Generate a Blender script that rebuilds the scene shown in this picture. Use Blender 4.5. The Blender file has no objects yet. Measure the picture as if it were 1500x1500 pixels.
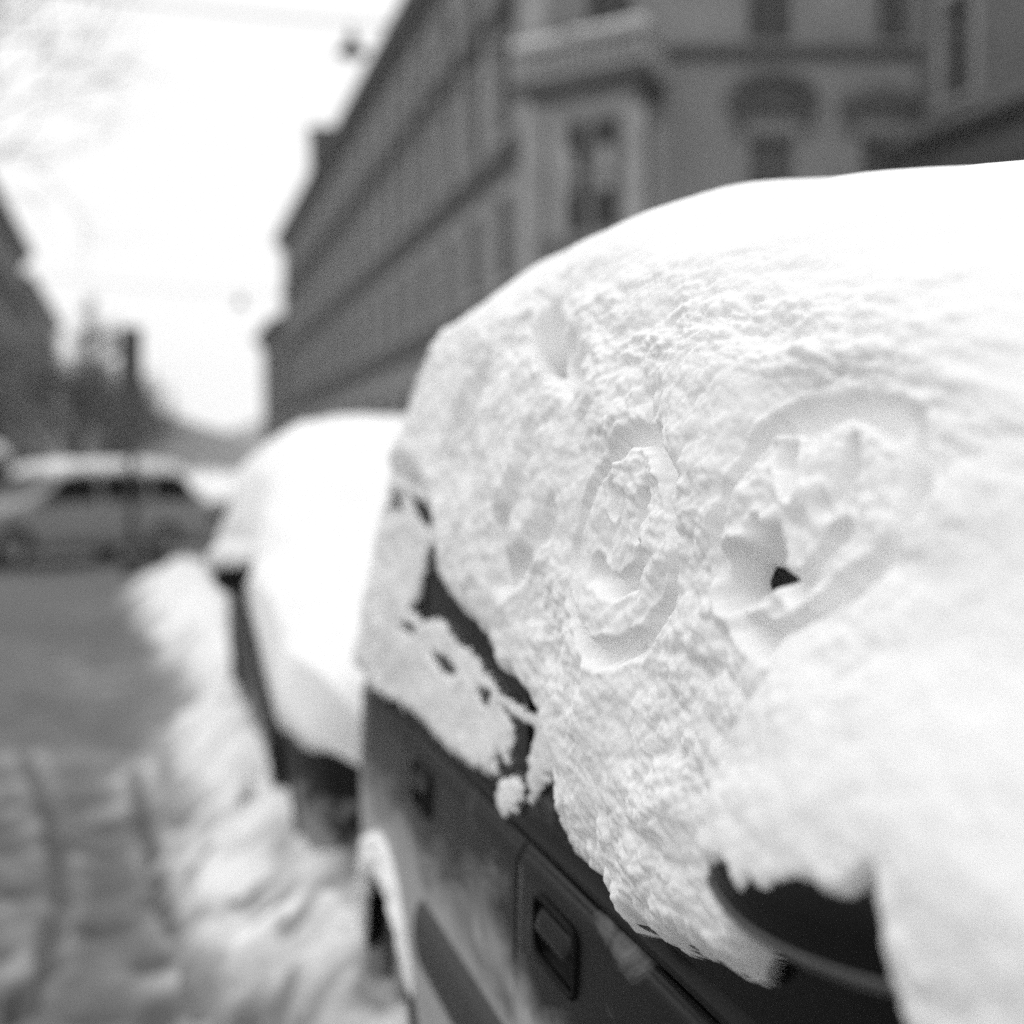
import bpy, math, random
import numpy as np
from mathutils import Vector

S = bpy.context.scene
C = S.collection
R = math.radians
random.seed(7)

# ------------------------------------------------------------------ camera
H_CAM = 1.42
cam_d = bpy.data.cameras.new('camera')
cam = bpy.data.objects.new('camera', cam_d)
C.objects.link(cam)
cam.location = (0, 0, H_CAM)
cam.rotation_euler = (R(90 - 1.60), 0, R(-13.89))
cam_d.sensor_width = 56.0
cam_d.sensor_fit = 'HORIZONTAL'
cam_d.lens = 80.0
cam_d.clip_start = 0.05
cam_d.clip_end = 5000
cam_d.dof.use_dof = True
cam_d.dof.focus_distance = 1.33
cam_d.dof.aperture_fstop = 3.4
S.camera = cam

# ------------------------------------------------------------------ sky and sun (overcast, black-and-white film)
SUN_EL, SUN_AZ = 55.0, 335.0          # degrees; azimuth clockwise from +Y
W = bpy.data.worlds.new('World')
S.world = W
W.use_nodes = True
wn, wl = W.node_tree.nodes, W.node_tree.links
for n in list(wn):
    wn.remove(n)
sky = wn.new('ShaderNodeTexSky')
sky.sky_type = 'NISHITA'
sky.sun_disc = False
sky.sun_elevation = R(SUN_EL)
sky.sun_rotation = R(SUN_AZ)
sky.air_density = 1.0
sky.dust_density = 2.0
sky.ozone_density = 1.0
bw = wn.new('ShaderNodeRGBToBW')
bg = wn.new('ShaderNodeBackground')
bg.inputs['Strength'].default_value = 0.12
wo = wn.new('ShaderNodeOutputWorld')
wl.new(sky.outputs[0], bw.inputs[0])
# closed cloud deck: the clear sky mostly replaced by even, softly mottled cloud
wtc = wn.new('ShaderNodeTexCoord')
wnz = wn.new('ShaderNodeTexNoise')
wnz.inputs['Scale'].default_value = 2.2
wnz.inputs['Detail'].default_value = 4
wl.new(wtc.outputs['Generated'], wnz.inputs['Vector'])
wmr = wn.new('ShaderNodeMapRange')
wmr.inputs[3].default_value = 9.2
wmr.inputs[4].default_value = 11.6
wl.new(wnz.outputs[0], wmr.inputs[0])
wmx = wn.new('ShaderNodeMix')
wmx.data_type = 'FLOAT'
wmx.inputs[0].default_value = 0.85
wl.new(bw.outputs[0], wmx.inputs['A'])
wl.new(wmr.outputs[0], wmx.inputs['B'])
wl.new(wmx.outputs['Result'], bg.inputs['Color'])
wl.new(bg.outputs[0], wo.inputs['Surface'])

sd = bpy.data.lights.new('sun', 'SUN')
sd.energy = 0.8
sd.angle = R(45)
sd.color = (1, 1, 1)
sun = bpy.data.objects.new('sun', sd)
C.objects.link(sun)
az, el = R(SUN_AZ), R(SUN_EL)
to_sun = Vector((math.sin(az) * math.cos(el), math.cos(az) * math.cos(el), math.sin(el)))
sun.rotation_euler = (-to_sun).to_track_quat('-Z', 'Y').to_euler()
sun.location = to_sun * 50

vs = S.view_settings
S.display_settings.display_device = 'sRGB'
vs.view_transform = 'Standard'
vs.look = 'None'
vs.gamma = 1
vs.use_curve_mapping = False
vs.exposure = -0.05
S.render.engine = 'CYCLES'
S.cycles.use_denoising = False
S.cycles.max_bounces = 8
S.cycles.diffuse_bounces = 5
S.cycles.volume_bounces = 1

# ------------------------------------------------------------------ numpy noise
def _hash(i, j, s):
    h = (i.astype(np.int64) * 374761393 + j.astype(np.int64) * 668265263 + s * 1442695041) & 0xFFFFFFFF
    h = ((h ^ (h >> 13)) * 1274126177) & 0xFFFFFFFF
    h = ((h ^ (h >> 16)) * 2246822519) & 0xFFFFFFFF
    return (h ^ (h >> 15)) & 0xFFFFFFFF

def perlin(x, y, s=0):
    xi, yi = np.floor(x), np.floor(y)
    xf, yf = x - xi, y - yi
    def g(di, dj):
        a = _hash(xi + di, yi + dj, s) * (2 * np.pi / 4294967296.0)
        return np.cos(a) * (xf - di) + np.sin(a) * (yf - dj)
    u = xf ** 3 * (xf * (xf * 6 - 15) + 10)
    v = yf ** 3 * (yf * (yf * 6 - 15) + 10)
    a = g(0, 0) * (1 - u) + g(1, 0) * u
    b = g(0, 1) * (1 - u) + g(1, 1) * u
    return (a * (1 - v) + b * v) * 1.5

def fbm(x, y, s=0, octv=4, gain=0.5):
    t, a = 0, 1.0
    for k in range(octv):
        t = t + a * perlin(x * 2 ** k + 17.3 * k, y * 2 ** k + 5.1 * k, s + k)
        a *= gain
    return t

def worley(x, y, s=0):
    xi, yi = np.floor(x), np.floor(y)
    best = np.full(np.shape(x), 9.0)
    for di in (-1, 0, 1):
        for dj in (-1, 0, 1):
            h = _hash(xi + di, yi + dj, s)
            px = xi + di + (h & 0xFFFF) / 65536.0
            py = yi + dj + (h >> 16) / 65536.0
            best = np.minimum(best, (px - x) ** 2 + (py - y) ** 2)
    return np.sqrt(best)

def puff(x, y, s=0):
    return np.sqrt(np.clip(1 - worley(x, y, s) ** 2 / 0.9, 0, 1))

def clump(x, y, s=0):
    return np.exp(-2.2 * worley(x, y, s) ** 2)

def sstep(a, b, x):
    t = np.clip((x - a) / (b - a), 0, 1)
    return t * t * (3 - 2 * t)

def curve(xs, ys, smooth=0.05):
    xs, ys = np.array(xs, float), np.array(ys, float)
    g = np.linspace(xs[0] - 0.5, xs[-1] + 0.5, 4000)
    v = np.interp(g, xs, ys)
    n = max(1, int(smooth / (g[1] - g[0])))
    if n > 1:
        k = np.hanning(n + 2)[1:-1]
        k /= k.sum()
        v = np.convolve(np.pad(v, (n, n), 'edge'), k, 'same')[n:-n]
    return lambda q: np.interp(q, g, v)

def seg_dist(px, py, pts):
    """distance to an open polyline, and position along it"""
    best = np.full(np.shape(px), 1e9)
    for (ax, ay), (bx, by) in zip(pts[:-1], pts[1:]):
        dx, dy = bx - ax, by - ay
        t = np.clip(((px - ax) * dx + (py - ay) * dy) / (dx * dx + dy * dy + 1e-12), 0, 1)
        best = np.minimum(best, np.hypot(px - ax - t * dx, py - ay - t * dy))
    return best

def poly_sd(px, py, pts):
    """signed distance to a polygon, negative inside"""
    d = seg_dist(px, py, list(pts) + [pts[0]])
    ins = np.zeros(np.shape(px), bool)
    n = len(pts)
    for i in range(n):
        (ax, ay), (bx, by) = pts[i], pts[(i + 1) % n]
        if ay == by:
            continue
        c = ((ay > py) != (by > py)) & (px < (bx - ax) * (py - ay) / (by - ay) + ax)
        ins ^= c
    return np.where(ins, -d, d)

# ------------------------------------------------------------------ object helpers
def tag(o, label=None, cat=None, group=None, kind=None):
    if label: o['label'] = label
    if cat: o['category'] = cat
    if group: o['group'] = group
    if kind: o['kind'] = kind
    return o

def empty(name, loc=(0, 0, 0), rz=0.0):
    o = bpy.data.objects.new(name, None)
    C.objects.link(o)
    o.location = loc
    o.rotation_euler = (0, 0, rz)
    o.empty_display_size = 0.2
    return o

def obj(name, me, mat=None, parent=None, loc=None, rz=None):
    o = bpy.data.objects.new(name, me)
    C.objects.link(o)
    if mat is not None and len(me.materials) == 0:
        me.materials.append(mat)
    if parent is not None:
        o.parent = parent
    if loc is not None:
        o.location = loc
    if rz is not None:
        o.rotation_euler = (0, 0, rz)
    return o

def mesh_np(name, v, f, smooth=True):
    """v (n,3) array, f (m,4) int array"""
    me = bpy.data.meshes.new(name)
    v = np.ascontiguousarray(v, dtype=np.float32)
    f = np.ascontiguousarray(f, dtype=np.int32)
    me.vertices.add(len(v))
    me.vertices.foreach_set('co', v.ravel())
    me.loops.add(f.size)
    me.loops.foreach_set('vertex_index', f.ravel())
    me.polygons.add(len(f))
    me.polygons.foreach_set('loop_start', np.arange(0, f.size, f.shape[1], dtype=np.int32))
    me.polygons.foreach_set('loop_total', np.full(len(f), f.shape[1], dtype=np.int32))
    me.polygons.foreach_set('use_smooth', np.full(len(f), smooth, dtype=bool))
    me.update(calc_edges=True)
    return me

def grid_mesh(name, P, keep=None, smooth=True, flip=False):
    """P (n,m,3) grid of points, keep (n-1,m-1) cell mask"""
    n, m = P.shape[:2]
    idx = np.arange(n * m).reshape(n, m)
    q = np.stack([idx[:-1, :-1], idx[1:, :-1], idx[1:, 1:], idx[:-1, 1:]], -1)
    if flip:
        q = q[..., ::-1]
    q = q.reshape(-1, 4) if keep is None else q[keep]
    used = np.unique(q)
    rm = np.full(n * m, -1)
    rm[used] = np.arange(len(used))
    return mesh_np(name, P.reshape(-1, 3)[used], rm[q], smooth)

class MB:
    """collects simple solids into one mesh"""
    def __init__(self):
        self.v, self.f = [], []
    def add(self, v, f):
        b = len(self.v)
        self.v += [tuple(p) for p in v]
        self.f += [tuple(i + b for i in q) for q in f]
        return self
    def box(self, x0, x1, y0, y1, z0, z1):
        v = [(x0, y0, z0), (x1, y0, z0), (x1, y1, z0), (x0, y1, z0), (x0, y0, z1), (x1, y0, z1), (x1, y1, z1), (x0, y1, z1)]
        return self.add(v, [(0, 3, 2, 1), (4, 5, 6, 7), (0, 1, 5, 4), (1, 2, 6, 5), (2, 3, 7, 6), (3, 0, 4, 7)])
    def prism(self, pts, z0, z1):
        n = len(pts)
        v = [(x, y, z0) for x, y in pts] + [(x, y, z1) for x, y in pts]
        f = [tuple(range(n))[::-1], tuple(range(n, 2 * n))] + [(i, (i + 1) % n, n + (i + 1) % n, n + i) for i in range(n)]
        return self.add(v, f)
    def prism_y(self, pts, y0, y1):
        n = len(pts)
        v = [(x, y0, z) for x, z in pts] + [(x, y1, z) for x, z in pts]
        f = [tuple(range(n)), tuple(range(n, 2 * n))[::-1]] + [((i + 1) % n, i, n + i, n + (i + 1) % n) for i in range(n)]
        return self.add(v, f)
    def tube(self, pts, radii, n=8, cap=True):
        pts = [Vector(p) for p in pts]
        b = len(self.v)
        for i, p in enumerate(pts):
            t = (pts[min(i + 1, len(pts) - 1)] - pts[max(i - 1, 0)]).normalized()
            a = t.orthogonal().normalized() if i == 0 else (a - t * a.dot(t)).normalized()
            c = t.cross(a)
            r = radii[i] if hasattr(radii, '__len__') else radii
            for k in range(n):
                w = 2 * math.pi * k / n
                self.v.append(tuple(p + (a * math.cos(w) + c * math.sin(w)) * r))
        for i in range(len(pts) - 1):
            for k in range(n):
                k2 = (k + 1) % n
                self.f.append((b + i * n + k, b + i * n + k2, b + (i + 1) * n + k2, b + (i + 1) * n + k))
        if cap:
            self.f.append(tuple(b + k for k in range(n))[::-1])
            self.f.append(tuple(b + (len(pts) - 1) * n + k for k in range(n)))
        return self
    def lathe_x(self, prof, n=28):
        """revolve (x, r) about the x axis"""
        b = len(self.v)
        for x, r in prof:
            for k in range(n):
                w = 2 * math.pi * k / n
                self.v.append((x, r * math.cos(w), r * math.sin(w)))
        for i in range(len(prof) - 1):
            for k in range(n):
                k2 = (k + 1) % n
                self.f.append((b + i * n + k, b + (i + 1) * n + k, b + (i + 1) * n + k2, b + i * n + k2))
        return self
    def lathe_z(self, prof, n=12, at=(0, 0)):
        b = len(self.v)
        for r, z in prof:
            for k in range(n):
                w = 2 * math.pi * k / n
                self.v.append((at[0] + r * math.cos(w), at[1] + r * math.sin(w), z))
        for i in range(len(prof) - 1):
            for k in range(n):
                k2 = (k + 1) % n
                self.f.append((b + i * n + k, b + i * n + k2, b + (i + 1) * n + k2, b + (i + 1) * n + k))
        return self
    def mesh(self, name='m', smooth=False):
        me = bpy.data.meshes.new(name)
        me.from_pydata(self.v, [], self.f)
        if smooth:
            me.polygons.foreach_set('use_smooth', [True] * len(me.polygons))
        me.update()
        return me
    def build(self, name, mat, parent=None, smooth=False, loc=None, rz=None):
        return obj(name, self.mesh(name, smooth), mat, parent, loc, rz)

# ------------------------------------------------------------------ materials (all greys: a black-and-white world)
def new_mat(name):
    m = bpy.data.materials.new(name)
    m.use_nodes = True
    return m, m.node_tree.nodes, m.node_tree.links, m.node_tree.nodes['Principled BSDF']

def gmat(name, lo, hi=None, scale=6.0, rough=0.6, bump=0.0, bscale=40.0, metal=0.0, coat=0.0, spec=0.5, stretch=None):
    m, n, l, p = new_mat(name)
    hi = lo if hi is None else hi
    tc = n.new('ShaderNodeTexCoord')
    src = tc.outputs['Object']
    if stretch:
        mp = n.new('ShaderNodeMapping')
        mp.inputs['Scale'].default_value = stretch
        l.new(src, mp.inputs[0])
        src = mp.outputs[0]
    nz = n.new('ShaderNodeTexNoise')
    nz.inputs['Scale'].default_value = scale
    nz.inputs['Detail'].default_value = 6
    nz.inputs['Roughness'].default_value = 0.6
    l.new(src, nz.inputs['Vector'])
    cr = n.new('ShaderNodeValToRGB')
    cr.color_ramp.elements[0].position = 0.3
    cr.color_ramp.elements[1].position = 0.7
    cr.color_ramp.elements[0].color = (lo, lo, lo, 1)
    cr.color_ramp.elements[1].color = (hi, hi, hi, 1)
    l.new(nz.outputs[0], cr.inputs[0])
    l.new(cr.outputs[0], p.inputs['Base Color'])
    p.inputs['Roughness'].default_value = rough
    p.inputs['Metallic'].default_value = metal
    p.inputs['Coat Weight'].default_value = coat
    p.inputs['Coat Roughness'].default_value = 0.05
    p.inputs['Specular IOR Level'].default_value = spec
    if bump:
        n2 = n.new('ShaderNodeTexNoise')
        n2.inputs['Scale'].default_value = bscale
        n2.inputs['Detail'].default_value = 5
        l.new(src, n2.inputs['Vector'])
        b = n.new('ShaderNodeBump')
        b.inputs['Strength'].default_value = bump
        b.inputs['Distance'].default_value = 0.02
        l.new(n2.outputs[0], b.inputs['Height'])
        l.new(b.outputs[0], p.inputs['Normal'])
    return m

def snow_mat(name, sss=True, grain=0.35):
    m, n, l, p = new_mat(name)
    tc = n.new('ShaderNodeTexCoord')
    p.inputs['Base Color'].default_value = (0.93, 0.93, 0.93, 1)
    p.inputs['Roughness'].default_value = 0.75
    p.inputs['Specular IOR Level'].default_value = 0.25
    if sss:
        p.inputs['Subsurface Weight'].default_value = 0.65
        p.inputs['Subsurface Radius'].default_value = (1, 1, 1)
        p.inputs['Subsurface Scale'].default_value = 0.005
    hts = []
    for sc, w in ((140, 0.7), (420, 0.4)):
        nz = n.new('ShaderNodeTexNoise')
        nz.inputs['Scale'].default_value = sc
        nz.inputs['Detail'].default_value = 4
        nz.inputs['Roughness'].default_value = 0.65
        l.new(tc.outputs['Object'], nz.inputs['Vector'])
        mu = n.new('ShaderNodeMath')
        mu.operation = 'MULTIPLY'
        mu.inputs[1].default_value = w
        l.new(nz.outputs[0], mu.inputs[0])
        hts.append(mu)
    ad = n.new('ShaderNodeMath')
    l.new(hts[0].outputs[0], ad.inputs[0])
    l.new(hts[1].outputs[0], ad.inputs[1])
    b = n.new('ShaderNodeBump')
    b.inputs['Strength'].default_value = grain
    b.inputs['Distance'].default_value = 0.004
    l.new(ad.outputs[0], b.inputs['Height'])
    l.new(b.outputs[0], p.inputs['Normal'])
    return m

def paint_mat(name, base, dust_lo, dust_hi, coverage=0.5, frost=0.55, rough=0.22):
    """car paint with frozen slush dust in a height band (object z)"""
    m, n, l, p = new_mat(name)
    tc = n.new('ShaderNodeTexCoord')
    mp = n.new('ShaderNodeMapping')
    mp.inputs['Scale'].default_value = (1, 0.35, 1.0)
    l.new(tc.outputs['Object'], mp.inputs[0])
    nz = n.new('ShaderNodeTexNoise')
    nz.inputs['Scale'].default_value = 11
    nz.inputs['Detail'].default_value = 8
    nz.inputs['Roughness'].default_value = 0.62
    nz.inputs['Distortion'].default_value = 0.6
    l.new(mp.outputs[0], nz.inputs['Vector'])
    sp = n.new('ShaderNodeSeparateXYZ')
    l.new(tc.outputs['Object'], sp.inputs[0])
    up = n.new('ShaderNodeMapRange')
    up.interpolation_type = 'SMOOTHSTEP'
    up.inputs[1].default_value = dust_hi
    up.inputs[2].default_value = dust_lo
    l.new(sp.outputs['Z'], up.inputs[0])
    ad = n.new('ShaderNodeMath')
    ad.operation = 'MULTIPLY_ADD'
    ad.inputs[1].default_value = 0.5
    l.new(up.outputs[0], ad.inputs[0])
    l.new(nz.outputs[0], ad.inputs[2])
    cr = n.new('ShaderNodeValToRGB')
    cr.color_ramp.elements[0].position = 1.0 - coverage
    cr.color_ramp.elements[1].position = 1.0 - coverage + 0.35
    l.new(ad.outputs[0], cr.inputs[0])
    mx = n.new('ShaderNodeMix')
    mx.data_type = 'RGBA'
    mx.inputs['A'].default_value = (base, base, base, 1)
    mx.inputs['B'].default_value = (frost, frost, frost, 1)
    l.new(cr.outputs[0], mx.inputs['Factor'])
    l.new(mx.outputs['Result'], p.inputs['Base Color'])
    mr = n.new('ShaderNodeMapRange')
    mr.inputs[3].default_value = rough
    mr.inputs[4].default_value = 0.8
    l.new(cr.outputs[0], mr.inputs[0])
    l.new(mr.outputs[0], p.inputs['Roughness'])
    p.inputs['Specular IOR Level'].default_value = 0.11
    n2 = n.new('ShaderNodeTexNoise')
    n2.inputs['Scale'].default_value = 160
    n2.inputs['Detail'].default_value = 3
    l.new(tc.outputs['Object'], n2.inputs['Vector'])
    b = n.new('ShaderNodeBump')
    b.inputs['Distance'].default_value = 0.001
    l.new(n2.outputs[0], b.inputs['Height'])
    mu = n.new('ShaderNodeMath')
    mu.operation = 'MULTIPLY'
    mu.inputs[1].default_value = 0.5
    l.new(cr.outputs[0], mu.inputs[0])
    l.new(mu.outputs[0], b.inputs['Strength'])
    l.new(b.outputs[0], p.inputs['Normal'])
    return m

def street_mat(name):
    """wet asphalt under slush: the 'slush' attribute says how much packed snow lies there"""
    m, n, l, p = new_mat(name)
    tc = n.new('ShaderNodeTexCoord')
    at = n.new('ShaderNodeAttribute')
    at.attribute_name = 'slush'
    nz = n.new('ShaderNodeTexNoise')
    nz.inputs['Scale'].default_value = 5.0
    nz.inputs['Detail'].default_value = 8
    nz.inputs['Roughness'].default_value = 0.65
    l.new(tc.outputs['Object'], nz.inputs['Vector'])
    ad = n.new('ShaderNodeMath')
    ad.operation = 'MULTIPLY_ADD'
    ad.inputs[1].default_value = 0.7
    l.new(nz.outputs[0], ad.inputs[0])
    l.new(at.outputs['Fac'], ad.inputs[2])
    cr = n.new('ShaderNodeValToRGB')
    e = cr.color_ramp.elements
    e[0].position, e[0].color = 0.30, (0.045, 0.045, 0.045, 1)
    e[1].position, e[1].color = 1.25, (0.9, 0.9, 0.9, 1)
    e[1].position = 1.0
    k = e.new(0.52); k.color = (0.11, 0.11, 0.11, 1)
    k = e.new(0.78); k.color = (0.33, 0.33, 0.33, 1)
    sc = n.new('ShaderNodeMath')
    sc.operation = 'MULTIPLY'
    sc.inputs[1].default_value = 0.74
    l.new(ad.outputs[0], sc.inputs[0])
    l.new(sc.outputs[0], cr.inputs[0])
    l.new(cr.outputs[0], p.inputs['Base Color'])
    p.inputs['Roughness'].default_value = 0.55
    b = n.new('ShaderNodeBump')
    b.inputs['Strength'].default_value = 0.6
    b.inputs['Distance'].default_value = 0.03
    n2 = n.new('ShaderNodeTexNoise')
    n2.inputs['Scale'].default_value = 26
    n2.inputs['Detail'].default_value = 6
    l.new(tc.outputs['Object'], n2.inputs['Vector'])
    l.new(n2.outputs[0], b.inputs['Height'])
    l.new(b.outputs[0], p.inputs['Normal'])
    return m

M = {}
M['snow'] = snow_mat('snow')
M['snow_far'] = snow_mat('packed_snow', sss=False, grain=0.5)
M['black_paint'] = paint_mat('black_car_paint', 0.006, 0.64, 0.90, 0.44, 0.42, 0.28)
M['grey_paint'] = paint_mat('dark_grey_car_paint', 0.012, 0.35, 0.75, 0.16, 0.3, 0.35)
M['silver_paint'] = paint_mat('silver_car_paint', 0.30, 0.30, 0.55, 0.25, 0.2)
M['dark_paint'] = paint_mat('dark_car_paint', 0.05, 0.30, 0.6, 0.3, 0.3)
M['trim'] = gmat('black_rubber_trim', 0.004, 0.007, 30, rough=0.6, spec=0.08)
M['gloss_black'] = gmat('gloss_black_plastic', 0.006, 0.009, 12, rough=0.35, spec=0.08)
M['moulding'] = gmat('grained_black_moulding', 0.018, 0.028, 30, rough=0.5, bump=0.15, bscale=400)
M['glass'] = gmat('tinted_car_glass', 0.004, 0.007, 3, rough=0.2, spec=0.06)
M['chassis'] = gmat('underbody', 0.01, 0.016, 10, rough=0.85)
M['tyre'] = gmat('tyre_rubber', 0.015, 0.03, 20, rough=0.85, bump=0.2)
M['rim'] = gmat('wheel_metal', 0.3, 0.4, 8, rough=0.4, metal=0.6)
M['lamp_glass'] = gmat('lamp_lens', 0.35, 0.45, 10, rough=0.1)
M['tail'] = gmat('tail_lamp_lens', 0.06, 0.08, 10, rough=0.12)
M['plate'] = gmat('number_plate_blank', 0.6, 0.65, 10, rough=0.4)
M['street'] = street_mat('slushy_asphalt')
M['stucco'] = gmat('grey_stucco', 0.19, 0.26, 0.9, rough=0.9, bump=0.4, bscale=14)
M['stucco_dark'] = gmat('sooty_stucco', 0.10, 0.15, 0.8, rough=0.9, bump=0.4, bscale=14)
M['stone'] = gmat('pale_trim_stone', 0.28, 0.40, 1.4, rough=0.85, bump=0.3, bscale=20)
M['stone_dark'] = gmat('dark_trim_stone', 0.05, 0.09, 1.2, rough=0.9, bump=0.3, bscale=20)  # darker tone for cornices, string courses, window hoods and chimneys
M['pane'] = gmat('window_pane', 0.010, 0.022, 0.8, rough=0.15, spec=0.2)
M['wframe'] = gmat('window_frame_paint', 0.16, 0.22, 3, rough=0.6)
M['curtain'] = gmat('pale_curtain', 0.28, 0.42, 5, rough=0.9, stretch=(6, 6, 0.6))
M['roof'] = gmat('dark_roof_tile', 0.035, 0.06, 3, rough=0.8, bump=0.4, bscale=10)
M['bark'] = gmat('bark', 0.035, 0.07, 9, rough=0.9, bump=0.6, bscale=30, stretch=(1, 1, 0.3))
M['twig'] = gmat('frosted_twigs', 0.14, 0.36, 5, rough=0.9)
M['iron'] = gmat('dark_iron', 0.02, 0.035, 10, rough=0.5)
M['hill'] = gmat('wooded_hill', 0.05, 0.15, 0.06, rough=1.0)
M['kerb'] = gmat('kerb_stone', 0.2, 0.28, 4, rough=0.85, bump=0.3)
M['awning'] = gmat('dark_awning_cloth', 0.03, 0.05, 3, rough=0.85)

# ------------------------------------------------------------------ street, pavements, snow bank
def axis(pairs):
    out = [np.array([pairs[0][0]])]
    for (a, st), (b, _) in zip(pairs[:-1], pairs[1:]):
        n = max(2, int(round((b - a) / st)) + 1)
        out.append(np.linspace(a, b, n)[1:])
    return np.concatenate(out)

def set_attr(me, name, vals):
    a = me.attributes.new(name, 'FLOAT', 'POINT')
    a.data.foreach_set('value', np.ascontiguousarray(vals, dtype=np.float32))

def make_street():
    xs = axis([(-400, 60), (-60, 4), (-8, 0.2), (-1.6, 0.03), (0.9, 0.08), (2.45, 0.08)])
    ys = axis([(-40, 4), (0, 0.25), (2.2, 0.03), (7, 0.07), (14, 0.25), (40, 3), (120, 40), (1000, 40)])
    X, Y = np.meshgrid(xs, ys, indexing='ij')
    near = np.exp(-np.maximum(Y - 14, 0) / 8)
    side = sstep(-8.2, -6.0, X)
    # slush amount: dirty slush strip beside the bank, worn wheel lanes further out
    n1 = fbm(X * 0.9, Y * 0.45, 3, 5)
    n2 = fbm(X * 4, Y * 2.6, 11, 4)
    lane = 0.29 + 0.28 * n1 + 0.20 * n2
    lane += 0.12 * np.exp(-((X + 0.55) / 0.5) ** 2) * sstep(9, 6, Y)
    lane -= 0.30 * sstep(9.5, 13, Y) * sstep(22, 17, Y) * sstep(0.4, -0.2, X)      # cleared junction approach
    lane -= 0.26 * sstep(16, 20, Y) * sstep(34, 28, Y)
    lane -= 0.20 * sstep(5.2, 3.4, Y)
    edge = -0.02 + 0.10 * fbm(Y * 0.9, X * 0 + 2, 21, 3) + 0.13 * sstep(4.8, 3.4, Y) - 0.32 * sstep(11, 16, Y) + 0.24 * np.exp(-((Y - 9.3) / 1.1) ** 2) + 0.05
    bank = sstep(-0.20, 0.22, X - edge) * sstep(21, 17.5, Y)
    Z = 0.008 * n1 + 0.012 * n2 * near
    hb = 0.24 + 0.09 * fbm(X * 1.7, Y * 1.3, 5, 3) + 0.05 * puff(X * 5, Y * 5, 8) + 0.03 * puff(X * 12, Y * 12, 9)
    Z = Z + 0.3 * bank * np.maximum(hb, 0.03) + 0.016 * (puff(X * 9, Y * 7, 14) - 0.6) * near + 0.010 * (puff(X * 20, Y * 16, 15) - 0.6) * near
    slush = lane + bank * 0.75 + 0.10 * (puff(X * 9, Y * 7, 14) - 0.6)
    # ruts: two narrow wandering wheel tracks, and trodden footprints
    tracks = [[(-0.62, 7.6), (-0.40, 6.2), (-0.32, 5.4), (-0.29, 4.9), (-0.30, 4.3), (-0.36, 3.9), (-0.5, 3.3)],
              [(-0.08, 6.9), (-0.03, 6.0), (0.01, 5.2), (0.06, 4.5), (0.14, 4.0), (0.24, 3.6), (0.4, 3.1)]]
    for tr in tracks:
        wob = 0.02 * perlin(Y * 5, Y * 0 + 1, 31)
        d = seg_dist(X + wob, Y, tr)
        g = np.exp(-(d / 0.021) ** 2) * (0.75 + 0.5 * perlin(Y * 4, Y * 0, 77))
        slush -= 0.85 * g
        Z -= 0.035 * g
        rim = np.exp(-((d - 0.06) / 0.03) ** 2)
        Z += 0.012 * rim
        slush += 0.06 * rim
    rnd = random.Random(4)
    for k in range(46):
        fy = 3.35 + rnd.random() ** 1.2 * 3.2
        fx = -0.75 + rnd.random() * 1.15
        if fx > 0.3 - (fy - 3.4) * 0.10:
            continue
        a = rnd.uniform(-0.5, 0.5) + math.pi / 2 * (rnd.random() < 0.25)
        dx, dy = X - fx, Y - fy
        p, q = dx * math.cos(a) + dy * math.sin(a), -dx * math.sin(a) + dy * math.cos(a)
        g = np.exp(-((p / 0.055) ** 2 + (q / 0.10) ** 2) ** 1.5)
        st = rnd.uniform(0.25, 0.6)
        slush -= st * g
        Z -= 0.05 * st * g
    Z = Z * side * sstep(60, 40, Y) * sstep(-3, 0, Y)
    me = grid_mesh('street', np.stack([X, Y, Z], -1))
    set_attr(me, 'slush', np.clip(slush, 0, 1.3).ravel())
    o = obj('street', me, M['street'])
    tag(o, kind='structure')
    # pavement on the right, behind the parked cars, under trodden snow, with its kerb
    xs = axis([(2.6, 0.25), (8.4, 0.5), (40, 6), (400, 80)])
    ys = axis([(-40, 3), (0, 0.4), (34, 3), (110, 40), (1000, 40)])
    X, Y = np.meshgrid(xs, ys, indexing='ij')
    Z = 0.17 + 0.03 * fbm(X * 1.2, Y * 1.2, 40, 4)
    o = obj('pavement', grid_mesh('pavement', np.stack([X, Y, Z], -1)), M['snow_far'])
    tag(o, kind='structure')
    o = MB().box(2.46, 2.6, -40, 200, -0.1, 0.135).build('kerb', M['kerb'])
    tag(o, kind='structure')
    # a crusted snow bank ploughed up along the cars: the lumpy crest
    xs = axis([(-0.32, 0.02), (0.62, 0.02)])
    ys = axis([(2.0, 0.02), (8, 0.04), (20.5, 0.04)])
    X, Y = np.meshgrid(xs, ys, indexing='ij')
    edge = -0.03 + 0.12 * fbm(Y * 0.9, Y * 0 + 2, 21, 3) + 0.16 * sstep(4.9, 3.4, Y) - 0.30 * sstep(11, 16, Y) + 0.10 * fbm(Y * 3, X * 2, 22, 3) + 0.24 * np.exp(-((Y - 9.3) / 1.1) ** 2) + 0.03
    t = (X - edge) / (0.50 - edge)
    h = 0.27 * sstep(0, 0.85, t) * (1 - 0.25 * sstep(0.85, 1.3, t))
    h *= 1 + 0.35 * fbm(X * 2.2, Y * 1.1, 52, 3)
    lump = 0.055 * puff(X * 5 + fbm(X * 6, Y * 6, 2, 2), Y * 5, 61) + 0.050 * puff(X * 11, Y * 10, 62) + 0.020 * puff(X * 24, Y * 24, 63)
    Z = h + (lump - 0.03) * sstep(0, 0.25, t)
    sl = 1.08 + 0.22 * fbm(X * 3, Y * 2.4, 71, 4) - 0.40 * sstep(0.55, 0.0, t) - 0.24 * sstep(5.6, 3.6, Y)
    rnd = random.Random(9)
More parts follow.
